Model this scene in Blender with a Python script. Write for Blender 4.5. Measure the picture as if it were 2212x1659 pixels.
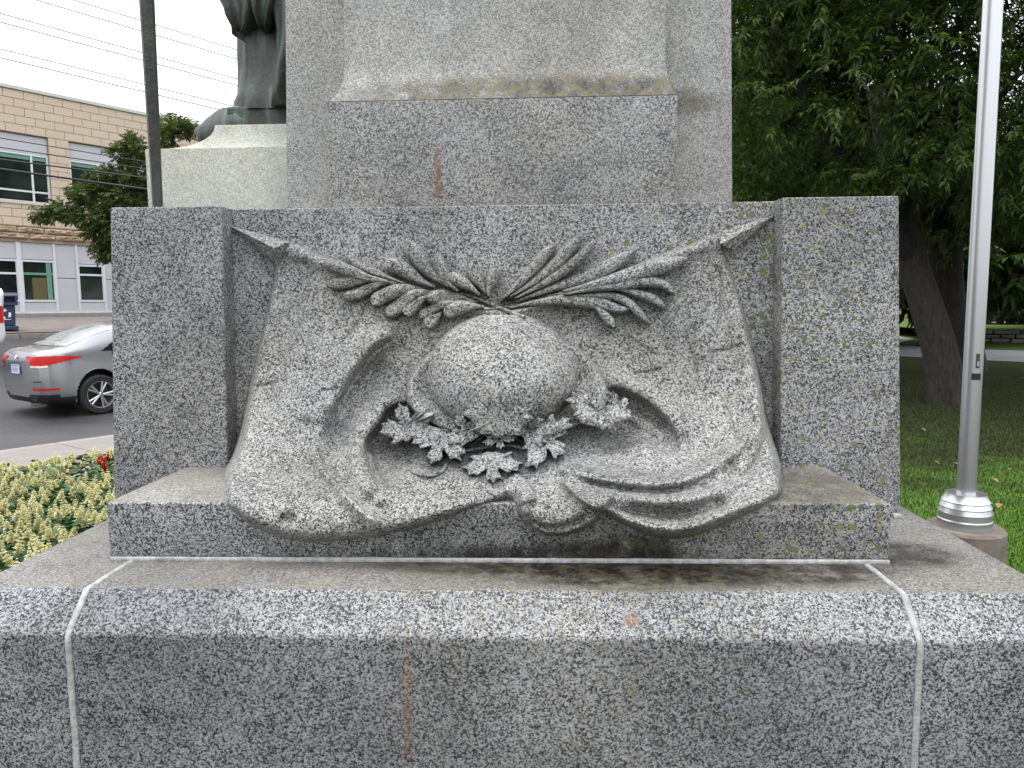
import bpy, bmesh, math, random
import numpy as np
from mathutils import Vector, Matrix, Euler
random.seed(7); rng = np.random.default_rng(7)
for o in list(bpy.data.objects): bpy.data.objects.remove(o)
S = bpy.context.scene
COL = S.collection

# ------------------------------------------------------------------ camera, sky, sun, exposure
EYE = Vector((0.0, 0.0, 1.70))
YAW, PITCH, ROLL = math.radians(2.3), math.radians(5.9), math.radians(-0.52)
FOC = 1600.0; W0, H0 = 2212.0, 1659.0
RM = Matrix.Rotation(YAW, 3, 'Z') @ Matrix.Rotation(math.radians(90)-PITCH, 3, 'X') @ Matrix.Rotation(ROLL, 3, 'Z')
cam = bpy.data.cameras.new('camera'); co = bpy.data.objects.new('camera', cam); COL.objects.link(co)
co.matrix_world = Matrix.Translation(EYE) @ RM.to_4x4()
cam.sensor_width = 36; cam.lens = 36*FOC/W0; cam.clip_start = .05; cam.clip_end = 3000
S.camera = co

SUN_EL, SUN_AZ = math.radians(74), math.radians(-62)      # azimuth from +Y towards +X (the light comes from the left, a little behind the camera)
w = bpy.data.worlds.new('World'); S.world = w; w.use_nodes = True
nt = w.node_tree; nt.nodes.clear()
out = nt.nodes.new('ShaderNodeOutputWorld'); bg = nt.nodes.new('ShaderNodeBackground')
sky = nt.nodes.new('ShaderNodeTexSky'); sky.sky_type = 'NISHITA'; sky.sun_disc = False
sky.sun_elevation = SUN_EL; sky.sun_rotation = math.radians(200); sky.air_density = 1; sky.dust_density = 5
tc = nt.nodes.new('ShaderNodeTexCoord'); sx = nt.nodes.new('ShaderNodeSeparateXYZ')
nt.links.new(tc.outputs['Generated'], sx.inputs[0])
mr = nt.nodes.new('ShaderNodeMapRange'); nt.links.new(sx.outputs['Z'], mr.inputs['Value'])
mr.inputs['From Min'].default_value = 0.0; mr.inputs['From Max'].default_value = 1.0
mr.inputs['To Min'].default_value = 11.0; mr.inputs['To Max'].default_value = 38.0   # overcast: brightest overhead (world strength .1)
cmb = nt.nodes.new('ShaderNodeCombineXYZ')
mul = []
for i, f in enumerate((0.98, 1.0, 1.04)):
    m_ = nt.nodes.new('ShaderNodeMath'); m_.operation = 'MULTIPLY'; m_.inputs[1].default_value = f
    nt.links.new(mr.outputs[0], m_.inputs[0]); nt.links.new(m_.outputs[0], cmb.inputs[i])
mx = nt.nodes.new('ShaderNodeMix'); mx.data_type = 'RGBA'; mx.inputs[0].default_value = 0.92
nt.links.new(sky.outputs[0], mx.inputs[6]); nt.links.new(cmb.outputs[0], mx.inputs[7])
nt.links.new(mx.outputs[2], bg.inputs[0]); bg.inputs[1].default_value = 0.1
nt.links.new(bg.outputs[0], out.inputs[0])
sl = bpy.data.lights.new('sun', 'SUN'); sl.energy = .9; sl.angle = math.radians(35); sl.color = (1, .97, .92)
so = bpy.data.objects.new('sun', sl); COL.objects.link(so)
sd = Vector((math.sin(SUN_AZ)*math.cos(SUN_EL), -0.15*math.cos(SUN_EL), math.sin(SUN_EL)))   # towards the sun
so.rotation_euler = sd.to_track_quat('Z', 'Y').to_euler(); so.location = (0, 0, 30)
S.view_settings.view_transform = 'Standard'; S.view_settings.look = 'None'
S.view_settings.exposure = 0.0; S.view_settings.gamma = 1; S.view_settings.use_curve_mapping = False

# ------------------------------------------------------------------ helpers
def ray(u, v):
    return (RM @ Vector(((u-W0/2)/FOC, -(v-H0/2)/FOC, -1.0)))
def atY(u, v, Y):
    d = ray(u, v); return EYE + d*((Y-EYE.y)/d.y)
def atZ(u, v, Z):
    d = ray(u, v); return EYE + d*((Z-EYE.z)/d.z)
def atS(u, v, s):                      # meets the vertical plane P.n = s (parallel to the street)
    d = ray(u, v); return EYE + d*((s-EYE.dot(NN))/d.dot(NN))
RMn = np.array(RM)
def rays(U, V):
    dc = np.stack([(U-W0/2)/FOC, -(V-H0/2)/FOC, -np.ones_like(U)], -1)
    return dc @ RMn.T
AZ = math.radians(34.4)
DD = Vector((math.sin(AZ), math.cos(AZ), 0)); NN = Vector((-math.cos(AZ), math.sin(AZ), 0))

ORG = {}
def link(o, parent=None):
    COL.objects.link(o)
    if parent is not None: o.parent = parent
    return o
def tag(o, label=None, cat=None, group=None, kind=None):
    if label: o['label'] = label
    if cat: o['category'] = cat
    if group: o['group'] = group
    if kind: o['kind'] = kind
    return o
def empty(name, loc, label, cat, group=None, rz=0):
    o = bpy.data.objects.new(name, None); COL.objects.link(o); o.location = loc; o.rotation_euler[2] = rz
    o.empty_display_size = .1
    ORG[o.name] = Vector(loc)
    return tag(o, label, cat, group)
def mesh(name, vs, fs, mat, parent=None, smooth=False, local=False, mats=None, fmat=None):
    off = Vector((0, 0, 0))
    if parent is not None and not local: off = ORG.get(parent.name, Vector((0, 0, 0)))
    me = bpy.data.meshes.new(name)
    if isinstance(vs, np.ndarray): vs = vs - np.array(off); vs = vs.tolist()
    else: vs = [(v[0]-off[0], v[1]-off[1], v[2]-off[2]) for v in vs]
    if isinstance(fs, np.ndarray): fs = fs.tolist()
    me.from_pydata(vs, [], fs); me.update()
    if mats:
        for m in mats: me.materials.append(m)
    else: me.materials.append(mat)
    if fmat is not None: me.polygons.foreach_set('material_index', fmat)
    if smooth: me.polygons.foreach_set('use_smooth', [True]*len(me.polygons))
    o = bpy.data.objects.new(name, me); link(o, parent)
    ORG[o.name] = off
    return o
class MB:
    def __init__(s): s.v = []; s.f = []
    def add(s, vs, fs):
        b = len(s.v); s.v += [tuple(v) for v in vs]; s.f += [tuple(b+i for i in f) for f in fs]
    def hexa(s, c):                    # 8 corners: bottom 4 ccw, top 4 ccw
        s.add(c, [(3,2,1,0),(4,5,6,7),(0,1,5,4),(1,2,6,5),(2,3,7,6),(3,0,4,7)])
    def box(s, x0, x1, y0, y1, z0, z1):
        s.hexa([(x0,y0,z0),(x1,y0,z0),(x1,y1,z0),(x0,y1,z0),(x0,y0,z1),(x1,y0,z1),(x1,y1,z1),(x0,y1,z1)])
    def tube(s, pts, rad, n=8, cap=True):
        pts = [Vector(p) for p in pts]; R = rad if isinstance(rad, (list, tuple)) else [rad]*len(pts)
        b = len(s.v); up = Vector((0, 0, 1)); u0 = None
        for i, p in enumerate(pts):
            t = (pts[min(i+1, len(pts)-1)]-pts[max(i-1, 0)]).normalized()
            if u0 is None:
                u0 = t.cross(up) if abs(t.z) < .95 else t.cross(Vector((1, 0, 0)))
            u0 = (u0 - t*u0.dot(t)).normalized(); w0 = t.cross(u0)
            for k in range(n):
                a = 2*math.pi*k/n + math.pi/n
                s.v.append(tuple(p + (u0*math.cos(a)+w0*math.sin(a))*R[i]))
        for i in range(len(pts)-1):
            for k in range(n):
                k2 = (k+1) % n
                s.f.append((b+i*n+k, b+i*n+k2, b+(i+1)*n+k2, b+(i+1)*n+k))
        if cap:
            s.f.append(tuple(b+k for k in reversed(range(n)))); e = b+(len(pts)-1)*n
            s.f.append(tuple(e+k for k in range(n)))
    def lathe(s, prof, c=(0,0,0), n=32, cap=True):
        b = len(s.v)
        for r, z in prof:
            for k in range(n):
                a = 2*math.pi*k/n; s.v.append((c[0]+r*math.cos(a), c[1]+r*math.sin(a), c[2]+z))
        for i in range(len(prof)-1):
            for k in range(n):
                k2 = (k+1) % n; s.f.append((b+i*n+k, b+i*n+k2, b+(i+1)*n+k2, b+(i+1)*n+k))
        if cap:
            s.f.append(tuple(b+k for k in reversed(range(n)))); e = b+(len(prof)-1)*n
            s.f.append(tuple(e+k for k in range(n)))
    def build(s, name, mat, parent=None, smooth=False, bev=0, seg=2, local=False):
        o = mesh(name, s.v, s.f, mat, parent, smooth, local)
        if bev: bevel(o, bev, seg)
        return o
def bevel(o, wd, seg=2, ang=25):
    bm = bmesh.new(); bm.from_mesh(o.data)
    bmesh.ops.remove_doubles(bm, verts=bm.verts, dist=1e-5)
    bmesh.ops.recalc_face_normals(bm, faces=bm.faces)
    es = [e for e in bm.edges if len(e.link_faces) == 2 and e.calc_face_angle(0) > math.radians(ang)]
    bmesh.ops.bevel(bm, geom=es, offset=wd, segments=seg, affect='EDGES', profile=.6, clamp_overlap=True)
    bm.to_mesh(o.data); bm.free()
def sm_by_angle(o, ang=40):
    me = o.data; me.polygons.foreach_set('use_smooth', [True]*len(me.polygons))
    me.set_sharp_from_angle(angle=math.radians(ang))

# ------------------------------------------------------------------ materials
class N:
    def __init__(s, name):
        s.m = bpy.data.materials.new(name); s.m.use_nodes = True; s.t = s.m.node_tree
        s.b = s.t.nodes['Principled BSDF']
    def n(s, ty, **k):
        x = s.t.nodes.new('ShaderNode'+ty)
        for a, b in k.items(): setattr(x, a, b)
        return x
    def l(s, a, b): s.t.links.new(a, b)
    def val(s, x, v):
        if hasattr(v, 'is_output'): s.l(v, x)
        else: x.default_value = v
    def math(s, op, a, b=0, c=None, clamp=False):
        x = s.n('Math', operation=op, use_clamp=clamp); s.val(x.inputs[0], a); s.val(x.inputs[1], b)
        if c is not None: s.val(x.inputs[2], c)
        return x.outputs[0]
    def mr(s, v, a, b, c=0., d=1., smooth=False):
        x = s.n('MapRange'); x.interpolation_type = 'SMOOTHSTEP' if smooth else 'LINEAR'
        s.val(x.inputs[0], v)
        for i, q in enumerate((a, b, c, d)): x.inputs[i+1].default_value = q
        return x.outputs[0]
    def mix(s, f, a, b, mode='MIX'):
        x = s.n('Mix', data_type='RGBA', blend_type=mode); s.val(x.inputs[0], f)
        for i, q in ((6, a), (7, b)):
            if hasattr(q, 'is_output'): s.l(q, x.inputs[i])
            else: x.inputs[i].default_value = (*q, 1) if len(q) == 3 else q
        return x.outputs[2]
    def pos(s): return s.n('NewGeometry').outputs['Position']
    def noise(s, v, sc, det=3, rough=.55, dist=0):
        x = s.n('TexNoise'); s.l(v, x.inputs['Vector']); x.inputs['Scale'].default_value = sc
        x.inputs['Detail'].default_value = det; x.inputs['Roughness'].default_value = rough
        x.inputs['Distortion'].default_value = dist
        return x.outputs['Fac']
    def vor(s, v, sc, feature='F1', rand=1.0):
        x = s.n('TexVoronoi', feature=feature); s.l(v, x.inputs['Vector']); x.inputs['Scale'].default_value = sc
        x.inputs['Randomness'].default_value = rand
        return x
    def ramp(s, v, stops, const=False):
        x = s.n('ValToRGB'); s.l(v, x.inputs[0]); cr = x.color_ramp
        cr.interpolation = 'CONSTANT' if const else 'LINEAR'
        while len(cr.elements) < len(stops): cr.elements.new(.5)
        for e, (p, c) in zip(cr.elements, stops):
            e.position = p; e.color = (*c, 1) if len(c) == 3 else c
        return x.outputs[0]
    def bump(s, h, st, dist=.01):
        x = s.n('Bump'); x.inputs['Strength'].default_value = st; x.inputs['Distance'].default_value = dist
        s.l(h, x.inputs['Height']); s.l(x.outputs[0], s.b.inputs['Normal'])
    def fin(s, col=None, rough=.7, metal=0, spec=.5):
        if col is not None:
            if hasattr(col, 'is_output'): s.l(col, s.b.inputs['Base Color'])
            else: s.b.inputs['Base Color'].default_value = (*col, 1)
        s.val(s.b.inputs['Roughness'], rough); s.b.inputs['Metallic'].default_value = metal
        s.b.inputs['Specular IOR Level'].default_value = spec
        return s.m

def sphere_mask(m, p, c, r, soft=.4, stretch=(1, 1, 1)):
    sub = m.n('VectorMath', operation='SUBTRACT'); m.l(p, sub.inputs[0]); sub.inputs[1].default_value = c
    sc = m.n('VectorMath', operation='MULTIPLY'); m.l(sub.outputs[0], sc.inputs[0]); sc.inputs[1].default_value = stretch
    ln = m.n('VectorMath', operation='LENGTH'); m.l(sc.outputs[0], ln.inputs[0])
    return m.mr(ln.outputs['Value'], r*(1-soft), r, 1., 0., True)

def granite(name, scale=185, pale=0.0, stops=None, lichen=True, spots=(), streaks=(), dirt_shade=(), moss=(), beige=.5, tint=(1,1,1), top=1.0, dens_=.8):
    m = N(name); p = m.pos()
    wn = m.n('TexNoise'); m.l(p, wn.inputs['Vector']); wn.inputs['Scale'].default_value = scale*.8
    wsub = m.n('VectorMath', operation='MULTIPLY_ADD'); m.l(wn.outputs['Color'], wsub.inputs[0])
    wsub.inputs[1].default_value = (.004,)*3; m.l(p, wsub.inputs[2])
    v1 = m.vor(wsub.outputs[0], scale)
    sep = m.n('SeparateColor'); m.l(v1.outputs['Color'], sep.inputs[0])
    v2 = m.vor(wsub.outputs[0], scale*1.9); sep2 = m.n('SeparateColor'); m.l(v2.outputs['Color'], sep2.inputs[0])
    val = m.math('ADD', m.math('MULTIPLY', sep.outputs[0], .70), m.math('MULTIPLY', sep2.outputs[0], .30))
    val = m.math('ADD', val, m.mr(m.noise(p, 9, 4), .3, .7, -.07, .07))
    stops = stops or [(.0, (.012, .013, .015)), (.26, (.026, .028, .032)), (.36, (.105, .109, .119)), (.47, (.235, .24, .252)),
                      (.62, (.36, .363, .365)), (.80, (.47, .47, .46)), (1, (.56, .555, .54))]
    if pale: stops = [(q, tuple(x*(1-pale)+y*pale for x, y in zip(c, (.52, .52, .495)))) for q, c in stops]
    col = m.ramp(val, stops)
    # weathering: warm, cleaner or dirtier clouds
    lum = m.mr(m.noise(p, 1.9, 6, .66), .32, .68, .72, 1.24); cl_ = m.n('CombineColor')
    for _i in range(3): m.l(lum, cl_.inputs[_i])
    col = m.mix(1., col, cl_.outputs[0], 'MULTIPLY')
    big = m.mr(m.noise(p, 1.7, 5, .6), .35, .65, 0., 1., True)
    col = m.mix(m.math('MULTIPLY', big, beige), col, m.mix(1.0, col, (1.0, .93, .80), 'MULTIPLY'))
    col = m.mix(m.mr(m.noise(p, 4.5, 6, .7), .52, .75, 0., .45), col, m.mix(1., col, (.62, .62, .60), 'MULTIPLY'))
    # weathered upward faces are warmer
    geo = m.n('NewGeometry'); nz = m.n('SeparateXYZ'); m.l(geo.outputs['Normal'], nz.inputs[0])
    upf = m.math('MULTIPLY', m.mr(nz.outputs['Z'], .93, .99, 0, top), m.mr(m.noise(p, 6, 5, .6), .3, .7, .35, .9))
    col = m.mix(upf, col, m.mix(.55, m.mix(1., col, (.93, .85, .70), 'MULTIPLY'), (.30, .275, .22)))
    if tint != (1, 1, 1): col = m.mix(1., col, tint, 'MULTIPLY')
    for (c, r, st, k) in dirt_shade:
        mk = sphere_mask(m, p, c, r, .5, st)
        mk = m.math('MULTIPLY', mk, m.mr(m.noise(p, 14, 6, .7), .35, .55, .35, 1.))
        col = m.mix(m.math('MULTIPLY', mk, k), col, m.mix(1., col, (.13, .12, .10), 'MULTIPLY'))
    for (c, r, st, k) in moss:
        mk = sphere_mask(m, p, c, r, .8, st)
        mk = m.math('MULTIPLY', mk, m.mr(m.noise(p, 30, 6, .75), .45, .62, .0, 1.))
        col = m.mix(m.math('MULTIPLY', mk, k), col, (.17, .15, .075))
    if lichen:
        lv = m.vor(p, 42); ls = m.n('SeparateColor'); m.l(lv.outputs['Color'], ls.inputs[0])
        xs = m.n('SeparateXYZ'); m.l(p, xs.inputs[0])
        dens = m.mr(xs.outputs['X'], .1, .95, 0., dens_, True)
        dens = m.math('MULTIPLY', dens, m.mr(m.noise(p, 5, 3), .35, .6, .25, 1.2))
        on = m.math('LESS_THAN', ls.outputs[0], dens)
        dist = m.math('ADD', lv.outputs['Distance'], m.mr(m.noise(p, 160, 2), 0, 1, -.12, .12))
        rad = m.mr(ls.outputs[1], 0, 1, .18, .50)
        blob = m.math('MULTIPLY', on, m.math('LESS_THAN', dist, rad))
        lc = m.ramp(ls.outputs[2], [(0, (.165, .18, .028)), (.45, (.085, .10, .03)), (.8, (.12, .125, .07)), (.97, (.24, .19, .03))])
        col = m.mix(m.math('MULTIPLY', blob, .8), col, lc)
    for (c, r) in spots:
        mk = sphere_mask(m, p, c, r, .6)
        mk = m.math('MULTIPLY', mk, m.mr(m.noise(p, 120, 3), .38, .55, .0, 1.))
        col = m.mix(m.math('MULTIPLY', mk, .68), col, (.22, .095, .048))
    for (c, hw, hh, k) in streaks:
        mk = sphere_mask(m, p, c, 1., .8, (1/hw, 1, 1/hh))
        mk = m.math('MULTIPLY', mk, m.mr(m.noise(p, 70, 4), .35, .6, .1, 1.))
        col = m.mix(m.math('MULTIPLY', mk, k), col, (.17, .085, .032))
    m.bump(val, .35, .0025)
    return m.fin(col, .62, spec=.35)

def plain(name, col, rough=.6, metal=0, var=.12, sc=8, spec=.5, bump=0, bsc=60):
    m = N(name); p = m.pos()
    c = m.mix(m.mr(m.noise(p, sc, 4), .3, .7), tuple(x*(1-var) for x in col), tuple(min(1, x*(1+var)) for x in col))
    if bump: m.bump(m.noise(p, bsc, 4), bump, .01)
    return m.fin(c, rough, metal, spec)

# ------------------------------------------------------------------ key levels of the memorial (read off the lens geometry)
Y_FACE, Y_CH, Y_LEDGE, Y_PIER, Y_PANEL = 1.70, 1.79, 2.00, 2.46, 2.54
Z_SLAB = atY(1080, 1214, Y_LEDGE).z
Z_CH = atY(1080, 1378, Y_FACE).z
Z_LEDGE = atY(1080, 1087, Y_LEDGE).z
Z_TOP = atY(1080, 436, Y_PIER).z
PX = lambda u, v, Y: atY(u, v, Y).x
#MORE
# ------------------------------------------------------------------ memorial: stones
memorial = empty('war_memorial', (-.12, 3.0, 0), 'tall speckled grey granite war memorial with helmet and flags carved in relief', 'memorial')
r_ = lambda u, v, Y: tuple(atY(u, v, Y))
spots_blk = [(r_(1068, 548, 2.53), .012), (r_(1582, 683, 2.42), .016), (r_(622, 954, 2.2), .010), (r_(541, 1088, 1.98), .016),
             (r_(884, 1017, 2.15), .013), (r_(1314, 1015, 2.12), .011), (r_(1552, 1012, 2.06), .018), (r_(905, 958, 2.2), .009)]
LEDGE_DIRT_SHADE = [((0, 2.0, Z_SLAB+.02), 1.6, (1, 14, 10), .42)]  # ledge front: dirt near its foot plus painted shade of the upright face
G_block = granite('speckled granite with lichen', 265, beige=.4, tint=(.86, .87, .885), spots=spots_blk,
                  dirt_shade=LEDGE_DIRT_SHADE+[((.25, 2.0, Z_SLAB+.0), .16, (1, 1, 1.3), 1.0), ((.1, 2.0, Z_SLAB+.0), .42, (1, 1, 5), 1.0), ((-.1, 2.0, Z_SLAB+.0), .9, (1, 1, 14), .7), ((.75, 2.2, Z_LEDGE), .32, (1, 1, 6), .6), ((-.95, 2.5, Z_LEDGE), .2, (1, 1, 3), .4)],
                  moss=[((.5, 2.0, Z_SLAB+.05), .6, (1, 1, 3), .35)])
G_relief = granite('carved granite relief', 265, beige=.45, top=0.0, dens_=.30, tint=(.80, .80, .785), spots=spots_blk,
                  dirt_shade=[((.12, 2.0, Z_SLAB+.0), .30, (1, 1, 2.5), .75), ((.75, 2.2, Z_LEDGE), .32, (1, 1, 6), .6), ((-.95, 2.5, Z_LEDGE), .2, (1, 1, 3), .4)],
                  moss=[((.5, 2.0, Z_SLAB+.05), .6, (1, 1, 3), .35)])
G_slab = granite('coarse blue grey granite', 250, beige=.35, lichen=False,
                 spots=[(r_(874, 1362, Y_CH-.06), .024), (r_(824, 1352, Y_CH-.06), .009), (r_(1362, 1342, Y_CH-.05), .027), (r_(1008, 1352, Y_CH-.06), .006), (r_(1745, 1386, Y_FACE), .006)],
                 streaks=[((PX(880, 1480, Y_FACE), Y_FACE, Z_CH-.18), .022, .24, .55)],
                 dirt_shade=[((.26, 1.93, Z_SLAB), .46, (1, 2.5, 1), 1.0), ((.62, 1.94, Z_SLAB), .42, (1, 2.9, 1), 1.0), ((.12, 1.97, Z_SLAB), .5, (1, 3.5, 1), .6), ((-.1, 1.97, Z_SLAB), .5, (1, 6, 1), .8), ((1.02, 2.08, Z_SLAB), .2, (1, 1.4, 1), .85), ((.0, 1.97, Z_SLAB), .5, (1, 3, 1), .5)],
                 moss=[((.1, 1.9, Z_SLAB), 1.0, (1, 1.5, 1), .35)], tint=(.69, .70, .725))
G_shaft = granite('fine pale granite', 280, pale=.28, beige=.35, lichen=False,
                  spots=[(r_(961, 268, 2.75), .008), (r_(1441, 268, 2.75), .011), (r_(833, 393, 2.75), .011), (r_(1072, 353, 2.75), .008), (r_(945, 330, 2.75), .016)],
                  streaks=[((PX(947, 375, 2.75), 2.75, atY(947, 385, 2.75).z), .014, .11, .9)],
                  moss=[((.15, 2.78, atY(1200, 200, 2.76).z), .75, (1, 1, 5), .6), ((.4, 2.78, atY(1200, 190, 2.76).z), .5, (1, 1, 4), .5), ((-.2, 2.78, atY(1200, 200, 2.76).z), .8, (1, 1, 6), .6)],
                  dirt_shade=[((-.1, 2.78, atY(1200, 205, 2.76).z), .85, (1, 1, 9), .75), ((.3, 2.78, atY(1200, 205, 2.76).z), .5, (1, 1, 6), .6)])
G_plinth = granite('weathered mid grey granite', 250, pale=.10, beige=.4, lichen=False, tint=(.76, .765, .775),
                  spots=[(r_(961, 268, 2.75), .008), (r_(1441, 268, 2.75), .011), (r_(833, 393, 2.75), .011), (r_(1072, 353, 2.75), .008), (r_(945, 330, 2.75), .016)],
                  streaks=[((PX(947, 375, 2.75), 2.75, atY(947, 385, 2.75).z), .019, .13, 1.0)])
G_pale = granite('washed pale green grey granite', 230, pale=.55, beige=.5, lichen=False, tint=(.97, 1.0, .94), spots=[(r_(520, 350, 3.3), .012)])
MORTAR = plain('white joint sealant', (.36, .36, .35), .8, var=.3, sc=45, bump=.5, bsc=120)

# base slab in three stones with the top edge chamfered on every outer side
def stone(xa, xb, cl, cr):
    m = MB(); e = .09; y2 = 4.7
    P = []
    for k, (x, xin) in enumerate(((xa, xa+e if cl else xa), (xb, xb-e if cr else xb))):
        P.append([(x, Y_FACE, 0), (x, Y_FACE, Z_CH), (xin, Y_CH, Z_SLAB), (xin, y2, Z_SLAB), (x, y2, Z_CH), (x, y2, 0)])
    A, B = P
    b = A+B
    m.add(b, [(0, 6, 7, 1), (1, 7, 8, 2), (2, 8, 9, 3), (4, 3, 9, 10), (0, 5, 11, 6), (5, 4, 10, 11),
              (0, 1, 4, 5), (1, 2, 3, 4), (6, 11, 10, 7), (7, 10, 9, 8)])
    return m
XJ0, XJ1 = PX(146, 1385, Y_FACE), PX(1989, 1385, Y_FACE)
XS0, XS1 = -1.57, 1.35
for xa, xb, cl, cr in ((XS0, XJ0-.005, 1, 0), (XJ0+.005, XJ1-.005, 0, 0), (XJ1+.005, XS1, 0, 1)):
    o = stone(xa, xb, cl, cr).build('base_stone', G_slab, memorial); bevel(o, .012, 4, 15); sm_by_angle(o, 30)
# sealant in the joints, worked in by hand: follows the stones' profile
def jitter_strip(path, half, side, thick=.0016, seed=0):
    r = random.Random(seed); m = MB(); L = []
    for i in range(len(path)-1):
        a, b = Vector(path[i]), Vector(path[i+1]); n = max(2, int((b-a).length/.012))
        for k in range(n): L.append(a+(b-a)*k/n)
    L.append(Vector(path[-1])); s = Vector(side)
    nn = []
    for i, p in enumerate(L):
        t = (L[min(i+1, len(L)-1)]-L[max(i-1, 0)]).normalized(); nn.append(s.cross(t).normalized())
    vs = []; w1 = w2 = 0
    for i, (p, nrm) in enumerate(zip(L, nn)):
        if nrm.y > 0 or nrm.z < -.5: nrm = -nrm
        w1 = w1*.6+r.uniform(-1, 1)*.0007; w2 = w2*.6+r.uniform(-1, 1)*.0007
        th = thick+r.uniform(-.0007, .0007)
        for q, hh in ((-1, -.006), (-.9, th*.7), (0, th), (.9, th*.7), (1, -.006)):
            vs.append(p+s*(q*half+(w1 if q < 0 else w2))+nrm*hh)
    fs = []
    for i in range(len(L)-1):
        for k in range(4): fs.append((i*5+k, i*5+k+1, i*5+6+k, i*5+5+k))
    m.add(vs, fs); return m
for k, xj in enumerate((XJ0, XJ1)):
    jitter_strip([(xj, Y_FACE, 0.02), (xj, Y_FACE, Z_CH-.008), (xj, Y_FACE+.008, Z_CH+.004), (xj, Y_CH-.006, Z_SLAB-.003), (xj, Y_CH+.008, Z_SLAB), (xj, 1.994, Z_SLAB)], .0078, (1, 0, 0), seed=k
                 ).build('joint_sealant', MORTAR, memorial, True)
XL0, XL1 = PX(233, 1150, Y_LEDGE), PX(1923, 1150, Y_LEDGE)
m = MB(); r = random.Random(4)
x = XL0-.004; n = 220; vs = []; a1 = a2 = 0
for i in range(n+1):
    xx = XL0+.006+(XL1-XL0-.006)*i/n; a1 = a1*.8+r.uniform(-1, 1)*.0006; a2 = a2*.7+r.uniform(-1, 1)*.0006
    vs += [(xx, 2.03, Z_SLAB+.011), (xx, 1.994+a2*.5, Z_SLAB+.0105+a2), (xx, 1.9935+a1*.6, Z_SLAB+.0075+a2*.5), (xx, 1.9925+a1, Z_SLAB+.001), (xx, 1.996+a1, Z_SLAB-.002)]
m.add(vs, [(i*5+k, i*5+5+k, i*5+6+k, i*5+1+k) for i in range(n) for k in range(4)])
m.build('bed_sealant', MORTAR, memorial, True)
m = MB(); m.box(PX(1926, 1106, Y_PIER)+.0, PX(1943, 1106, Y_PIER), 2.44, 2.47, Z_SLAB, Z_SLAB+.012); m.build('bed_sealant', MORTAR, memorial, bev=.003)

# carved block: two piers, recessed panel, ledge
Z0 = Z_SLAB+.010
def taper(xa0, xb0, xa1, xb1, y0, y1, z0, z1, ia=0, ib=0):
    return [(xa0, y0, z0), (xb0, y0, z0), (xb0+ib, y1, z0), (xa0+ia, y1, z0), (xa1, y0, z1), (xb1, y0, z1), (xb1+ib, y1, z1), (xa1+ia, y1, z1)]
pl0, pl1 = PX(245, 1083, Y_PIER), PX(238, 447, Y_PIER)
pr0, pr1 = PX(1946, 1100, Y_PIER), PX(1942, 425, Y_PIER)
pil0, pil1 = PX(489, 1000, Y_PIER), PX(478, 448, Y_PIER)
pir0, pir1 = PX(1688, 1000, Y_PIER), PX(1690, 428, Y_PIER)
block = MB(); block.hexa(taper(pl0, pr0, pl1, pr1, Y_PANEL, 3.1, Z0, Z_TOP))
block = block.build('carved_block', G_block, memorial, bev=.004)
for (a0, b0, a1, b1, ia, ib) in ((pl0, pil0, pl1, pil1, 0, .004), (pir0, pr0, pir1, pr1, -.004, 0)):
    m = MB(); m.hexa(taper(a0, b0, a1, b1, Y_PIER, Y_PANEL+.03, Z0, Z_TOP+.0006, ia, ib)); m.build('pier', G_block, block, bev=.006, seg=3)
m = MB(); m.hexa(taper(XL0, XL1, PX(229, 1087, Y_LEDGE), PX(1926, 1089, Y_LEDGE), Y_LEDGE, Y_PIER+.02, Z0, Z_LEDGE))
m.build('ledge', G_block, block, bev=.007, seg=3)

# ------------------------------------------------------------------ relief carving (heightfields modelled over the panel and ledge)
def catmull(pts, n):
    P = np.array(pts, float)
    if len(P) == 2: P = np.array([P[0], (P[0]+P[1])/2, P[1]])
    P = np.vstack([2*P[0]-P[1], P, 2*P[-1]-P[-2]]); k = len(P)-3
    T = np.linspace(0, k-1e-6, n); out_ = []
    for t in T:
        i = int(t); f = t-i; a, b, c, d = P[i:i+4]
        out_.append(.5*((2*b)+(-a+c)*f+(2*a-5*b+4*c-d)*f*f+(-a+3*b-3*c+d)*f**3))
    return np.array(out_)
def pdist(U, V, pts, closed=False, smooth=0):
    P = catmull(pts, smooth) if smooth else np.array(pts, float)
    if closed: P = np.vstack([P, P[:1]])
    best = np.full(U.shape, 1e9); sg = np.zeros(U.shape); tt = np.zeros(U.shape)
    L = np.r_[0, np.cumsum(np.hypot(*np.diff(P, axis=0).T))]
    for i in range(len(P)-1):
        a, b = P[i], P[i+1]; ex, ey = b-a; l2 = ex*ex+ey*ey+1e-9
        t = np.clip(((U-a[0])*ex+(V-a[1])*ey)/l2, 0, 1)
        dx, dy = U-(a[0]+t*ex), V-(a[1]+t*ey); d = np.hypot(dx, dy); k = d < best
        best = np.where(k, d, best); sg = np.where(k, np.sign(ex*dy-ey*dx), sg); tt = np.where(k, (L[i]+t*(L[i+1]-L[i]))/L[-1], tt)
    return best, sg, tt
def inside(U, V, pts):
    P = np.array(pts, float); r = np.zeros(U.shape, bool); j = len(P)-1
    for i in range(len(P)):
        xi, yi = P[i]; xj, yj = P[j]
        c = ((yi > V) != (yj > V)) & (U < (xj-xi)*(V-yi)/(yj-yi+1e-12)+xi); r ^= c; j = i
    return r
def sdf(U, V, pts):
    d, _, _ = pdist(U, V, pts, closed=True); return np.where(inside(U, V, pts), d, -d)
ss = lambda x: (lambda t: t*t*(3-2*t))(np.clip(x, 0, 1))
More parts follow.
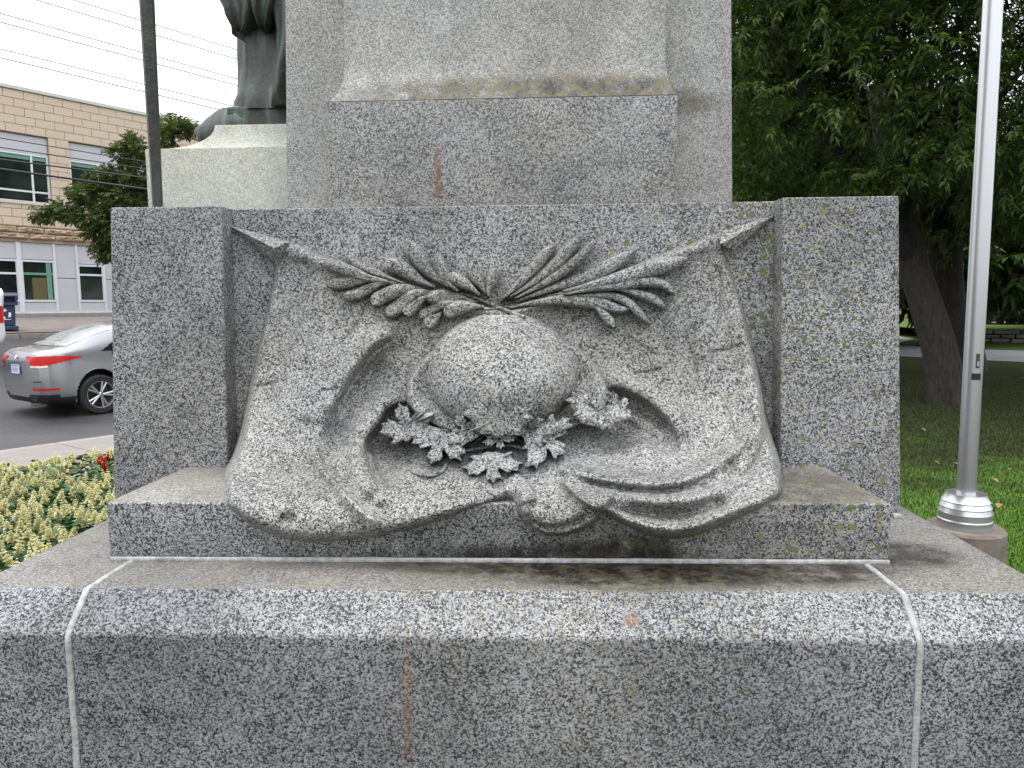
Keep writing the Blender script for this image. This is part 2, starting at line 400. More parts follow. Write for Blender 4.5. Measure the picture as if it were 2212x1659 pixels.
def close_smooth(pts, n):
    P = np.array(pts, float); k = 3
    Q = catmull(np.vstack([P[-k:], P, P[:k]]), n*2)
    # keep only the middle loop
    m0 = int(round(n*2*k/(len(P)+2*k-1))); m1 = int(round(n*2*(k+len(P))/(len(P)+2*k-1)))
    return Q[m0:m1]
def bgY(U, V):
    R = rays(U, V); z = R[..., 2]
    y = np.where(z < -1e-4, R[..., 1]*(Z_LEDGE-EYE.z)/np.minimum(z, -1e-4), 9)
    return np.clip(y, Y_LEDGE, Y_PANEL)
BASEV = [480, 520, 600, 700, 800, 870, 930, 980, 1030, 1060, 1087, 1120, 1200]
BASED = [2.500, 2.497, 2.488, 2.462, 2.42, 2.37, 2.30, 2.215, 2.10, 2.02, 1.965, 1.930, 1.925]
_vv = np.linspace(480, 1200, 361); _dd = np.interp(_vv, BASEV, BASED); _k = np.hanning(31); _k /= _k.sum()
_dd = np.convolve(np.pad(_dd, 15, 'edge'), _k, 'valid')
def base(V): return np.interp(V, _vv, _dd)

LEFT_OUT = [(604, 528), (640, 527), (672, 540), (700, 553), (780, 582), (880, 618), (990, 648), (1085, 668), (1160, 650), (1250, 616), (1330, 588), (1420, 553), (1490, 528), (1535, 507), (1560, 514),
            (1566, 545), (1590, 620), (1613, 700), (1634, 780), (1648, 850), (1655, 900), (1672, 955), (1687, 1000), (1692, 1040), (1688, 1066), (1662, 1085), (1620, 1108), (1560, 1136), (1505, 1155), (1450, 1163),
            (1400, 1154), (1350, 1134), (1303, 1106), (1290, 1126), (1250, 1148), (1205, 1157), (1160, 1147), (1125, 1116), (1110, 1084), (1090, 1079), (1030, 1093), (950, 1124), (880, 1144), (800, 1160), (700, 1169), (640, 1166), (600, 1158), (545, 1136), (505, 1105),
            (487, 1082), (483, 1050), (487, 1015), (505, 975), (518, 935), (530, 880), (540, 830), (556, 760), (575, 680), (590, 610), (598, 560)]
OUTL = close_smooth(LEFT_OUT, 260)

def fold(U, V, pts, h, near, far, side=1, taper_=.12, p=1.4):
    d, s, t = pdist(U, V, pts, smooth=max(10, len(pts)*4)); s = s*side
    en = ss(t/taper_)*ss((1-t)/taper_) if taper_ else 1
    hi = np.exp(-(d/far)**p); lo = 1-ss(d/near)
    return h*en*np.where(s > 0, hi, lo)
def ridge(U, V, pts, h, w_, taper_=.15, p=2):
    d, s, t = pdist(U, V, pts, smooth=max(10, len(pts)*4)); en = ss(t/taper_)*ss((1-t)/taper_) if taper_ else 1
    return h*en*np.exp(-(d/w_)**p)
CAV_L = close_smooth([(880, 866), (845, 876), (828, 890), (815, 918), (792, 945), (787, 965), (798, 992), (810, 1022), (828, 1052), (843, 1060), (856, 1048), (866, 1028), (900, 1015), (960, 1010), (1010, 1000), (1100, 985), (1150, 930), (1100, 860), (980, 850)], 90)
CAV_R = close_smooth([(1300, 838), (1343, 840), (1391, 862), (1433, 897), (1462, 935), (1470, 975), (1440, 990), (1390, 960), (1330, 980), (1250, 985), (1180, 975), (1150, 920), (1200, 850)], 90)
def carveH(U, V):
    H = np.zeros(U.shape)
    # the big left fold: body of the flag stands proud, drops to a valley towards the helmet
    H += fold(U, V, [(905, 690), (850, 712), (800, 742), (757, 795), (722, 850), (697, 900), (682, 945), (684, 1010)], .046, 42, 110, 1, .28)
    H += ridge(U, V, [(870, 705), (806, 738), (762, 792), (722, 855), (697, 905)], .012, 22)
    H += ridge(U, V, [(880, 860), (835, 868), (806, 905), (772, 945), (768, 985), (785, 1030), (815, 1075)], .030, 26, .12)
    H += ridge(U, V, [(850, 850), (790, 890), (757, 940)], .012, 30)
    H -= ridge(U, V, [(840, 770), (790, 820), (750, 880), (728, 940), (740, 990)], .016, 26)
    H += ridge(U, V, [(672, 950), (688, 1000), (730, 1048), (775, 1100), (830, 1135)], .024, 18)
    H -= ridge(U, V, [(720, 1000), (752, 1045), (800, 1090), (838, 1120)], .016, 13)
    H -= ridge(U, V, [(660, 985), (690, 1040), (730, 1085), (770, 1130)], .010, 16)
    H -= ridge(U, V, [(822, 1085), (834, 1105), (838, 1120)], .007, 15)
    H += ridge(U, V, [(845, 1065), (868, 1040), (900, 1030), (1000, 1035), (1080, 1045)], .016, 16)
    H += ridge(U, V, [(590, 1095), (615, 1098), (640, 1100)], .012, 15, .3)
    H -= ridge(U, V, [(600, 1118), (622, 1124), (645, 1112)], .006, 13, .3)
    H += fold(U, V, [(573, 900), (566, 960), (556, 1010), (553, 1040)], .006, 6, 40, 1, .3)
    H += ridge(U, V, [(505, 985), (494, 1040), (510, 1090), (560, 1130)], .012, 26)
    H += ridge(U, V, [(600, 1000), (620, 940), (640, 860), (660, 800)], .010, 40)
    H -= ridge(U, V, [(640, 1010), (655, 960), (665, 900)], .010, 30)
    # rounded staffs under the flags' top edges
    H += ridge(U, V, [(600, 536), (700, 568), (880, 632), (1085, 682)], .014, 15, .05)
    H += ridge(U, V, [(1545, 522), (1420, 566), (1250, 628), (1090, 680)], .014, 15, .05)
    # hem creases and chiselled lines
    for pts in ([(686, 556), (668, 620), (640, 690), (618, 760), (604, 826)], [(540, 836), (575, 832), (604, 824)], [(795, 655), (768, 705), (740, 742)],
                [(1342, 715), (1385, 748), (1420, 768), (1432, 767)], [(1362, 810), (1400, 804), (1436, 794)], [(1528, 760), (1560, 757), (1612, 742)], [(690, 842), (715, 842), (735, 838)],
                [(1478, 720), (1500, 780), (1508, 840)], [(1470, 860), (1482, 920), (1495, 1000)], [(1566, 840), (1580, 915), (1592, 980)],
                [(1550, 560), (1560, 640), (1548, 730)], [(1604, 850), (1630, 852)], [(1420, 945), (1418, 1015)], [(1478, 1028), (1468, 1060)]):
        H -= ridge(U, V, pts, .007, 3.2, .15)
    H += fold(U, V, [(686, 556), (668, 620), (640, 690), (618, 760), (604, 826)], .005, 6, 60, -1, .1)
    H += ridge(U, V, [(1500, 560), (1530, 680), (1545, 800), (1560, 900)], .008, 30)
    H -= ridge(U, V, [(1470, 700), (1500, 800), (1520, 900)], .006, 22)
    H += ridge(U, V, [(1585, 640), (1608, 750), (1625, 850), (1634, 910), (1605, 968)], .018, 26)
    # right hand swags
    H += ridge(U, V, [(1303, 822), (1345, 826), (1400, 850), (1450, 895), (1482, 950)], .020, 20, .1)
    H += ridge(U, V, [(1190, 1004), (1225, 1012), (1280, 1026), (1343, 1036), (1423, 1041), (1476, 1036), (1520, 1019), (1567, 990), (1607, 960), (1628, 915)], .036, 17, .08)
    H -= ridge(U, V, [(1240, 1034), (1300, 1051), (1380, 1062), (1440, 1063), (1500, 1050), (1560, 1025)], .012, 10)
    H += ridge(U, V, [(1225, 1048), (1290, 1068), (1375, 1076), (1470, 1080), (1560, 1058), (1640, 1034), (1680, 1015)], .020, 16)
    H -= ridge(U, V, [(1340, 1096), (1400, 1108), (1470, 1110), (1540, 1092), (1580, 1080)], .026, 15)
    H += ridge(U, V, [(1240, 1062), (1285, 1095), (1343, 1124), (1407, 1142), (1454, 1146), (1502, 1137), (1581, 1104), (1661, 1074), (1684, 1050)], .020, 17, .06)
    H -= ridge(U, V, [(1575, 1062), (1600, 1055), (1630, 1045)], .014, 9, .3)
    H += fold(U, V, [(1636, 830), (1644, 890), (1640, 950), (1622, 995), (1590, 1030)], .030, 12, 90, 1, .12)
    H += fold(U, V, [(1212, 1036), (1248, 1072), (1275, 1090), (1306, 1110)], .034, 8, 60, -1, .08)
    # tongue of cloth in the middle
    H += fold(U, V, [(1106, 1018), (1132, 1038), (1148, 1060), (1156, 1085)], .022, 8, 40, 1, .12)
    H += ridge(U, V, [(1118, 1040), (1135, 1080), (1142, 1115)], .012, 13)
    H -= ridge(U, V, [(1140, 1122), (1170, 1139), (1204, 1142), (1245, 1129), (1275, 1110)], .016, 8)
    H += ridge(U, V, [(1140, 1132), (1175, 1151), (1210, 1152), (1250, 1141), (1290, 1114)], .010, 7)
    # hollows where the cloth opens round the helmet
    cl = sdf(U, V, CAV_L); H -= .045*ss((cl+3)/20)*(1-.55*ss((V-1000)/60))*(.15+.85*ss((940-U)/90))
    cr = sdf(U, V, CAV_R); H -= .050*ss((cr+3)/18)*ss((U-1270)/70)*(.35+.65*ss((1480-U)/60+.0)*ss((1010-V)/90))
    H += ridge(U, V, [(1330, 868), (1372, 905), (1420, 930), (1440, 950)], .018, 14)
    # crisp undercut lines beside the folds
    for pts in ([(1223, 1022), (1290, 1045), (1370, 1058), (1440, 1059), (1500, 1044), (1560, 1015)], [(1290, 1088), (1360, 1106), (1440, 1114), (1520, 1102), (1600, 1072)],
                [(694, 962), (704, 1010), (748, 1060), (805, 1112)], [(872, 720), (815, 754), (775, 804), (740, 860), (712, 915)],
                [(876, 874), (845, 884), (826, 912), (797, 948), (795, 985), (812, 1030), (836, 1062)], [(1308, 836), (1348, 846), (1400, 872), (1440, 910), (1466, 955)],
                [(1630, 890), (1622, 940), (1596, 985), (1560, 1010)]):
        H -= ridge(U, V, pts, .011, 4.5, .2)
    # tool marks
    H += .0016*np.sin(U*.11+V*.05)*np.sin(V*.09-U*.03)+.0012*np.sin(U*.043+1.3)*np.sin(V*.031+.4)
    return H*np.interp(V, [500, 700, 850, 960, 1090, 1110, 1180], [1.2, 1.3, 1.4, 1.6, 1.65, 1.5, 1.5])
def drapeY(U, V):
    D = base(V)-carveH(U, V); sd = sdf(U, V, OUTL); b = bgY(U, V)
    wd = np.interp(V, [500, 700, 900, 1050, 1170], [8, 9, 16, 22, 22])
    q = np.clip(sd/wd, 0, 1); prof = np.sqrt(1-(1-q)**2)
    D = np.minimum(D, b-.006)
    return np.where(sd > 0, b+.008+(D-b-.008)*prof, b+.03), sd
HC = (1084., 812.); HR = (164., 137.)
BC = (1094., 852.); BR = (217., 140.)
def helmetY(U, V):
    a = np.hypot((U-HC[0])/HR[0], (V-HC[1])/np.where(V < HC[1], HR[1], 122.)); rb = np.hypot((U-BC[0])/BR[0], (V-BC[1])/np.where(V < BC[1], BR[1], 98.))
    ang = np.arctan2(V-BC[1], U-BC[0])
    dome = .175*np.clip(1-a**2.0, 0, 1)**.5
    brim = .002+.064*ss((rb-.60)/.40)**1.3; brim = brim*(1-.55*ss((V-890)/60))
    k = 60.; H = np.log(np.exp(k*dome)+np.exp(k*brim))/k
    H = np.where(V > HC[1], H-.0*V, H)
    D = base(np.full_like(V, 842.))*0+np.interp(V, [680, 760, 860, 960], [2.455, 2.41, 2.345, 2.27])-H
    sdr = np.maximum((1-rb)*170, (1-a)*125)
    q = np.clip(sdr/8, 0, 1); prof = np.sqrt(1-(1-q)**2)
    return np.where(sdr > 0, D+.06*(1-prof), base(V)+.05), sdr
def surfY(U, V):
    U = np.atleast_1d(np.asarray(U, float)); V = np.atleast_1d(np.asarray(V, float))
    d, sd = drapeY(U, V); h, sh = helmetY(U, V)
    return np.minimum(np.minimum(np.where(sd > 0, d, 9), np.where(sh > 0, h, 9)), bgY(U, V))
def worldpts(U, V, Y):
    R = rays(U, V); t = (Y-EYE.y)/R[..., 1]
    return np.array(EYE)+R*t[..., None]
def grid_relief(name, fn, u0, u1, v0, v1, step, parent, mat):
    u = np.arange(u0, u1, step); v = np.arange(v0, v1, step); U, V = np.meshgrid(u, v)
    _, sd = fn(U, V)
    gv, gu = np.gradient(sd, step); gl = np.hypot(gu, gv)+1e-6
    near = np.abs(sd) < step*.75                 # pull the rim vertices on to the outline
    U = np.where(near, U-(sd-.4)*gu/gl, U); V = np.where(near, V-(sd-.4)*gv/gl, V)
    Y, sd2 = fn(U, V)
    W = worldpts(U, V, Y)
    n0, n1 = U.shape; idx = np.arange(n0*n1).reshape(n0, n1)
    q = np.stack([idx[:-1, :-1], idx[1:, :-1], idx[1:, 1:], idx[:-1, 1:]], -1).reshape(-1, 4)
    keep = (sd2.reshape(-1)[q] > 0).any(1); q = q[keep]
    used = np.unique(q); mp = -np.ones(n0*n1, int); mp[used] = np.arange(len(used))
    return mesh(name, W.reshape(-1, 3)[used], mp[q], mat, parent, True)
grid_relief('flag_drapery', drapeY, 476, 1702, 498, 1180, 2.8, block, G_relief)
grid_relief('helmet', helmetY, 870, 1318, 680, 972, 2.8, block, G_relief)

# laurel leaves: closed blades with a sunk midrib, their edges cut back to the ground of the relief
def blade(name, pts, full, lift=.016, rib=.005, n=22, tipw=.05, basew=.22, label=None, widest=.35):
    C = catmull(pts, n); T = np.gradient(C, axis=0); T /= np.hypot(*T.T)[:, None]+1e-9; Nn = np.stack([-T[:, 1], T[:, 0]], 1)
    L = np.r_[0, np.cumsum(np.hypot(*np.diff(C, axis=0).T))]; t = L/L[-1]
    wv = full/2*(1-np.exp(-t/tipw*1.2)*1.0)*(1-(1-basew)*ss((t-widest)/(1-widest)))
    wv[0] = full*.04
    qs = [-1.0, -.99, -.82, -.4, 0, .4, .82, .99, 1.0]
    lf = [-.03, .42, .74, .96, 0, .96, .74, .42, -.03]
    vs = []
    U = np.stack([C[:, 0]+Nn[:, 0]*wv*q for q in qs], 1); V = np.stack([C[:, 1]+Nn[:, 1]*wv*q for q in qs], 1)
    dc = surfY(C[:, 0], C[:, 1]); ker = np.ones(5)/5; dc = np.convolve(np.pad(dc, 2, 'edge'), ker, 'valid')
    Y = np.zeros_like(U)
    for j, (q, f) in enumerate(zip(qs, lf)):
        if j in (0, 8): Y[:, j] = dc+.03
        else:
            up = lift*(f if q else 1.0)-(rib if q == 0 else 0)
            Y[:, j] = dc-up-.008*(1-t)**2-.003
    W = worldpts(U, V, Y).reshape(-1, 3); k = len(qs)
    fs = [(i*k+j, i*k+j+1, (i+1)*k+j+1, (i+1)*k+j) for i in range(n-1) for j in range(k-1)]
    fs.append(tuple(range(k-1, -1, -1))); fs.append(tuple((n-1)*k+j for j in range(k)))
    o = mesh(name, W, fs, G_relief, block, True); return o
Z1 = lambda pts: [(486+x*.293, 432+y*.293) for x, y in pts]
Z2 = lambda pts: [(1026+x*.3173, 432+y*.3173) for x, y in pts]
leavesL = [([(1170, 500), (1250, 485), (1350, 530), (1450, 600), (1550, 640)], 105), ([(885, 408), (960, 470), (1080, 525), (1200, 570), (1320, 615)], 58),
           ([(733, 465), (830, 495), (930, 530), (1050, 575), (1220, 610)], 72), ([(750, 632), (870, 612), (960, 595), (1080, 580), (1200, 598)], 72),
           ([(868, 712), (960, 703), (1060, 655), (1150, 615), (1290, 612)], 66), ([(1085, 772), (1140, 722), (1230, 680), (1340, 652), (1460, 655)], 88),
           ([(1188, 850), (1265, 795), (1345, 725), (1440, 685), (1570, 675)], 84), ([(1325, 852), (1370, 800), (1440, 745), (1510, 700)], 80),
           ([(1485, 725), (1600, 715), (1740, 725), (1860, 752)], 84), ([(1430, 865), (1500, 822), (1600, 775), (1760, 760)], 60),
           ([(1478, 930), (1540, 880), (1600, 828)], 84), ([(1615, 850), (1700, 805), (1800, 785), (1910, 790)], 88), ([(1360, 318), (1400, 400), (1465, 475), (1550, 565), (1660, 640)], 112),
           ([(1535, 400), (1570, 465), (1605, 540), (1650, 610), (1720, 670)], 88), ([(1640, 555), (1700, 585), (1790, 630), (1880, 700)], 84),
           ([(1828, 475), (1840, 545), (1885, 620), (1925, 690)], 98), ([(2005, 500), (1982, 565), (1945, 640), (1942, 710)], 84)]
leavesR = [([(548, 308), (480, 372), (400, 470), (300, 575), (170, 685)], 66), ([(725, 240), (640, 345), (520, 465), (400, 558), (240, 660)], 76),
           ([(806, 288), (720, 385), (600, 485), (450, 578), (270, 672)], 64), ([(1095, 343), (1000, 405), (860, 482), (700, 545), (500, 610), (280, 690)], 82),
           ([(1452, 398), (1350, 432), (1200, 472), (1000, 532), (800, 578), (600, 625)], 90), ([(1362, 645), (1280, 575), (1150, 557), (1000, 580), (800, 608), (600, 645)], 62),
           ([(1292, 735), (1230, 682), (1150, 652), (1050, 622), (940, 606)], 54), ([(1052, 745), (970, 742), (880, 712), (760, 692), (600, 682), (400, 702), (230, 735)], 70),
           ([(948, 868), (900, 802), (840, 742), (780, 712)], 54), ([(1190, 843), (1120, 775), (1050, 705), (950, 660), (800, 648), (600, 662)], 50)]
for i, (p, wd) in enumerate(leavesL): up_ = i in (0, 1, 12, 13, 14, 15, 16); blade('laurel_leaf', Z1(p), wd*.293*(1.2 if up_ else 1.3), (.066 if up_ else .036)+.006*(i % 3))
for i, (p, wd) in enumerate(leavesR): blade('laurel_leaf', Z2(p), wd*.3173*1.35, .058+.006*(i % 3), tipw=.09)
blade('laurel_stem', Z1([(1180, 575), (1400, 635), (1650, 668), (1850, 722), (2000, 785), (2150, 845), (2215, 865)]), 11, .022, 0, tipw=.3, basew=.8)
blade('laurel_stem', Z2([(760, 600), (560, 640), (380, 685), (230, 722), (130, 745), (60, 740)]), 10, .019, 0, tipw=.3, basew=.8)
# maple leaves and vine
HALF = [(0, 1.0), (.10, .80), (.21, .84), (.17, .62), (.16, .40), (.30, .52), (.44, .66), (.50, .54), (.72, .60), (.66, .42), (.84, .34), (.66, .20), (.48, .06), (.60, -.10), (.34, -.10), (.12, -.16)]
def maple(cx, cy, R, rot, squash=1.0, lift=.016, seed=0, yc=None):
    r = random.Random(seed); pts = HALF+[(-x, y) for x, y in HALF[::-1][:-1]]
    O = []
    for i in range(len(pts)):
        a, b = np.array(pts[i]), np.array(pts[(i+1) % len(pts)])
        for f in (.18, .62): O.append(a+(b-a)*f+np.array([r.uniform(-.03, .03), r.uniform(-.03, .03)]))
    O = catmull(np.vstack([O, O[:1]]), 97)[:-1]*.96; O += rng.normal(size=O.shape)*.012; O = O-np.array([0, .25]); c, s = math.cos(rot), math.sin(rot)
    O = O*np.array([1, -1])*R*1.22; O[:, 1] *= squash
    X = O[:, 0]*c-O[:, 1]*s; Yv = O[:, 0]*s+O[:, 1]*c
    n = len(O); facs = [1.0, 1.0, .93, .6, .3, 0.0]; lf = [None, 1.0, 1.25, 1.35, 1.1, .8]
    ctr = surfY([cx], [cy])[0]; yref = lambda V: np.interp(V, [860, 900, 950, 1000, 1045], [2.24, 2.215, 2.18, 2.125, 2.05])
    vs = []; rad = np.hypot(X, Yv)/R
    for f, l in zip(facs, lf):
        U = cx+X*f; V = cy+Yv*f; d = surfY(U, V); d = np.minimum(d, .35*d+.65*(ctr+(base(V)-base(np.array([cy])))*.8)); d = np.minimum(d, .45*d+.55*yref(V)) if yc is None else np.minimum(d, yc)
        y = d+.035 if l is None else d-lift*l-.006*rad*f
        if l is not None and f > .2 and f < .95: y = y-.004*np.clip(rad-.55, 0, 1)*2
        vs.append(worldpts(U, V, y))
    W = np.concatenate(vs); fs = []
    for k in range(len(facs)-1):
        for i in range(n):
            j = (i+1) % n; fs.append((k*n+i, (k+1)*n+i, (k+1)*n+j, k*n+j))
    mesh('maple_leaf', W, fs, G_relief, block, True)
maple(880, 920, 66, math.radians(-20), .95, .022, 1); maple(950, 955, 68, math.radians(-160), .9, .028, 2)
maple(1064, 1002, 68, math.radians(175), .75, .022, 3); maple(1180, 950, 74, math.radians(130), .85, .026, 4)
maple(1290, 888, 76, math.radians(15), .95, .028, 5); maple(1075, 905, 82, math.radians(4), .9, .006, 6, 2.172)
maple(1078, 948, 40, math.radians(170), .7, .026, 12)
maple(1012, 928, 56, math.radians(-40), .9, .026, 7); maple(1142, 925, 54, math.radians(60), .9, .024, 8); maple(1338, 878, 44, math.radians(50), .7, .014, 9)
blade('vine_stem', [(1000, 975), (1040, 968), (1085, 962), (1130, 968), (1180, 985)], 9, .030, 0, basew=.8)
blade('vine_stem', [(1020, 960), (1050, 938), (1078, 925), (1110, 945), (1150, 965)], 8, .026, 0, basew=.8)
blade('vine_stem', [(965, 1000), (955, 1018), (930, 1028), (900, 1024), (880, 1012)], 8, .016, 0, basew=.6)
# spear points: four sided, the front arris standing out
def spear(tip, top, front, bot, tipY, baseY, pro):
    m = MB(); T = atY(*tip, tipY); A = atY(*top, baseY); B = atY(*front, baseY-pro); C_ = atY(*bot, baseY-.012); bk = (A+C_)/2+Vector((0, .06, 0))
    T2 = T+Vector((0, .05, 0))
    m.add([T, A, B, C_, bk, T2], [(0, 1, 2), (0, 2, 3), (1, 4, 3, 2), (0, 5, 4, 1), (0, 3, 4, 5)]); o = m.build('spear_point', G_relief, block)
    bevel(o, .0025, 2, 20)
spear((495, 487), (626, 522), (592, 536), (600, 572), 2.535, 2.49, .055)
spear((1676, 464), (1561, 498), (1554, 528), (1586, 540), 2.535, 2.49, .055)

# ------------------------------------------------------------------ shaft, its plinth and the corner pedestal
def prof_sweep(rows, yback, name, mat, bev=.006):      # rows: (z, x0, x1, yfront) from the bottom up
    m = MB(); b = []
    for z, x0, x1, y in rows: b += [(x0, y, z), (x1, y, z), (x1, yback, z), (x0, yback, z)]
    n = len(rows); fs = [(3, 2, 1, 0), tuple((n-1)*4+k for k in range(4))]
    for i in range(n-1):
        for k in range(4): fs.append((i*4+k, i*4+(k+1) % 4, i*4+4+(k+1) % 4, i*4+4+k))
    m.add(b, fs); o = m.build(name, mat, memorial)
    bevel(o, bev, 2, 30); sm_by_angle(o, 28); return o
def zz(u, v, Y): return atY(u, v, Y).z
ZT = 5.2
rows = [(Z_TOP-.25, PX(614, 443, 2.9), PX(1587, 436, 2.9), 2.9), (zz(1100, 0, 2.9), PX(615, 0, 2.9), PX(1580, 0, 2.9), 2.9), (ZT, -.97, .72, 2.9)]
prof_sweep(rows, 4.3, 'shaft', G_shaft)
YP, YU = 2.75, 2.79
x0, x1 = PX(712, 330, YP), PX(1462, 330, YP); zt = zz(1080, 212, YP); xs0, xs1 = PX(739, 60, YU), PX(1442, 60, YU)
prof_sweep([(Z_TOP-.25, x0, x1, YP), (zt-.001, x0, x1, YP)], 3.0, 'plinth_course', G_plinth, .004)
rows = [(zt, x0+.001, x1-.001, YP+.001)]
hh = zz(1080, 128, YU)-zt
for k in range(1, 9):
    a = k/8; f = 1-(1-a)**2.2           # concave: leaves the edge fast, then runs up into the shaft
    rows.append((zt+hh*a, x0+.004+(xs0-x0)*f, x1-.004-(x1-xs1)*f, YP+.004+(YU-YP)*f))
rows.append((ZT, xs0+.03, xs1-.03, YU+.015))
prof_sweep(rows, 3.0, 'flared_course', G_shaft, .004)
YC = 3.3; xq0 = PX(317, 400, YC); zq0 = zz(450, 319, YC); zq1 = zz(450, 270, YC+.095); xq1 = PX(444, 272, YC)
rows = [(Z_SLAB, xq0, -.95, YC), (zq0, xq0+.0, -.95, YC)]
for k in range(1, 9):
    a = k/8; f = 1-math.cos(a*math.pi/2); g = math.sin(a*math.pi/2)
    rows.append((zq0+(zq1-zq0)*f, xq0+.01+(xq1-xq0-.01)*g, -.95, YC+.005+.09*g))
prof_sweep(rows, 4.25, 'corner_pedestal', G_pale)
Z_PED = zq1
# ------------------------------------------------------------------ bronze statue and staff
def bronze(name, base=(.055, .062, .055), green=.6):
    m = N(name); p = m.pos(); mp = m.n('Mapping'); m.l(p, mp.inputs[0]); mp.inputs['Scale'].default_value = (9, 9, 1.6)
    streak = m.mr(m.noise(mp.outputs[0], 1.6, 6, .65), .50, .72)
    c = m.mix(m.mr(m.noise(p, 7, 5), .3, .7), tuple(x*.45 for x in base), tuple(x*1.25 for x in base))
    c = m.mix(m.math('MULTIPLY', streak, green), c, (.16, .24, .20))
    m.bump(m.noise(p, 45, 5), .35, .01)
    return m.fin(c, .5, .35, .5)
BRONZE = bronze('weathered bronze'); BRONZE2 = bronze('dark bronze rod', (.062, .068, .062), .3)
YS = 3.75
xb0, xb1 = PX(490, 260, 3.5), -.95
statue = empty('bronze_statue', (xb1-.3, YS, Z_PED), 'dark bronze statue in a long draped robe with green streaks, on the left pedestal', 'statue')
m = MB(); zt0, zt1 = zz(560, 270, 3.5), zz(560, 229, 3.5)
m.box(xb0, xb1+.35, 3.5, 4.1, Z_PED-.02, zt1); o = m.build('base_plate', BRONZE, statue, bev=.01)
# rock beside the plate
m = MB(); n = 28; k = 7; cx, cy = PX(478, 262, 3.7), 3.78; rr = random.Random(3); offs = [rr.uniform(.9, 1.1) for _ in range(n)]
m.lathe([(.29, -.03), (.285, .04), (.25, .09), (.17, .125), (.05, .14)], (cx+.16, cy, Z_PED), n)
m.v = [(x+.02*math.sin(z*40+y*9), y+.02*math.sin(x*23), z+(.018*math.sin(x*17+y*11) if z > Z_PED+.04 else 0)) for x, y, z in m.v]
m.build('rock', BRONZE, statue, True)
# robe: rings with folds, wide at the hem, gathered at the waist
def px_half(v, ul, ur): return (PX(ul, v, YS), PX(ur, v, YS), zz(555, v, YS))
xsL = [(229, 505), (222, 512), (205, 516), (160, 517), (110, 516), (70, 516), (40, 508), (0, 484)]
m = MB(); nk = 96; rows_ = []
cxs = -1.10
levels = [(243, 514), (226, 509), (205, 514), (180, 516), (150, 517), (120, 516), (90, 516), (60, 515), (30, 514), (0, 512), (-60, 508), (-130, 500), (-220, 500), (-320, 505), (-400, 512)]
for v, ul in levels:
    if False: pass
    xl = PX(ul, v, YS); z = zz(540, max(v, -4000), YS); hw = (cxs-xl)*.93; rows_.append((z, hw))
rows_[0] = (zt1-.012, rows_[0][1])
b0 = len(m.v)
for i, (z, hw) in enumerate(rows_):
    t = i/(len(rows_)-1)
    for q in range(nk):
        a = 2*math.pi*q/nk
        fold_ = 1+.13*(1-t*.4)*math.sin(8*a+1.2*math.sin(z*2.1)+.8)+.06*math.sin(15*a+1.6*z)+.02*math.sin(31*a-z*3)
        flare = 1+.05*max(0, 1-i/2.)
        m.v.append((cxs+hw*fold_*flare*math.cos(a)*(1/1.06), YS+.72*hw*fold_*flare*math.sin(a), z))
for i in range(len(rows_)-1):
    for q in range(nk):
        q2 = (q+1) % nk; m.f.append((i*nk+q, i*nk+q2, (i+1)*nk+q2, (i+1)*nk+q))
m.build('robe', BRONZE, statue, True)
# cloak falling from the arm: a swinging fold to the left and a heavy one to the right
def cloth_fall(path, name, amp=.03, dep=.10, seed=0):
    # path: (v, u_left, u_right, y)
    r = random.Random(seed); m = MB(); n = 20; ph = r.uniform(0, 6)
    rows = []
    for v, a, b, y in path:
        A, B = atY(a, v, y), atY(b, v, y)
        fr = [A+(B-A)*(k/n)+Vector((0, -amp*(math.sin(k/n*math.pi*3+ph+v*.008))-.5*dep*math.sin(math.pi*k/n), 0)) for k in range(n+1)]
        bk = [p+Vector((0, .04+dep*math.sin(math.pi*k/n), 0)) for k, p in enumerate(fr)][::-1]
        rows.append(fr+bk)
    q = len(rows[0])
    for row in rows: m.v += [tuple(p) for p in row]
    for i in range(len(rows)-1):
        for k in range(q): m.f.append((i*q+k, (i+1)*q+k, (i+1)*q+(k+1) % q, i*q+(k+1) % q))
    m.f.append(tuple(range(q))); m.f.append(tuple((len(rows)-1)*q+k for k in reversed(range(q))))
    return m.build(name, BRONZE, statue, True)
cloth_fall([(-140, 440, 560, 3.55), (-60, 462, 560, 3.52), (0, 476, 565, 3.5), (20, 487, 568, 3.5), (38, 492, 566, 3.5), (62, 505, 560, 3.52), (78, 506, 548, 3.55), (80, 512, 530, 3.56)], 'cloak', seed=1)
cloth_fall([(-140, 530, 600, 3.46), (0, 538, 598, 3.45), (30, 545, 590, 3.46), (55, 556, 585, 3.48), (66, 566, 580, 3.5)], 'cloak', .02, .06, 2)
cloth_fall([(-140, 570, 700, 3.42), (0, 585, 700, 3.42), (60, 592, 700, 3.42), (110, 590, 700, 3.42), (150, 583, 700, 3.42), (190, 583, 700, 3.44), (226, 581, 700, 3.46)], 'cloak', .035, .12, 5)
m = MB(); zs = rows_[-1][0]
m.lathe([(.30, -.05), (.33, .1), (.30, .3), (.12, .40), (.075, .44), (.08, .5)], (cxs, YS, zs), 24); m.v = [(x, YS+(y-YS)*.65, z) for x, y, z in m.v]
m.build('torso', BRONZE, statue, True)
m = MB(); m.lathe([(.02, -.02), (.075, 0), (.105, .07), (.115, .15), (.10, .23), (.055, .28), (.01, .29)], (cxs, YS-.02, zs+.47), 20); m.build('head', BRONZE, statue, True)
# eight sided staff standing on the block in front of the pedestal
b = atY(341.5, 460, 2.72); t = atY(317, 0, 2.60); e = b+(t-b)*1.6
m = MB(); m.tube([(b.x, b.y, Z_TOP-.002), tuple(b+(t-b)*.5), tuple(t), tuple(e)], [.0175, .0215, .0245, .028], 8)
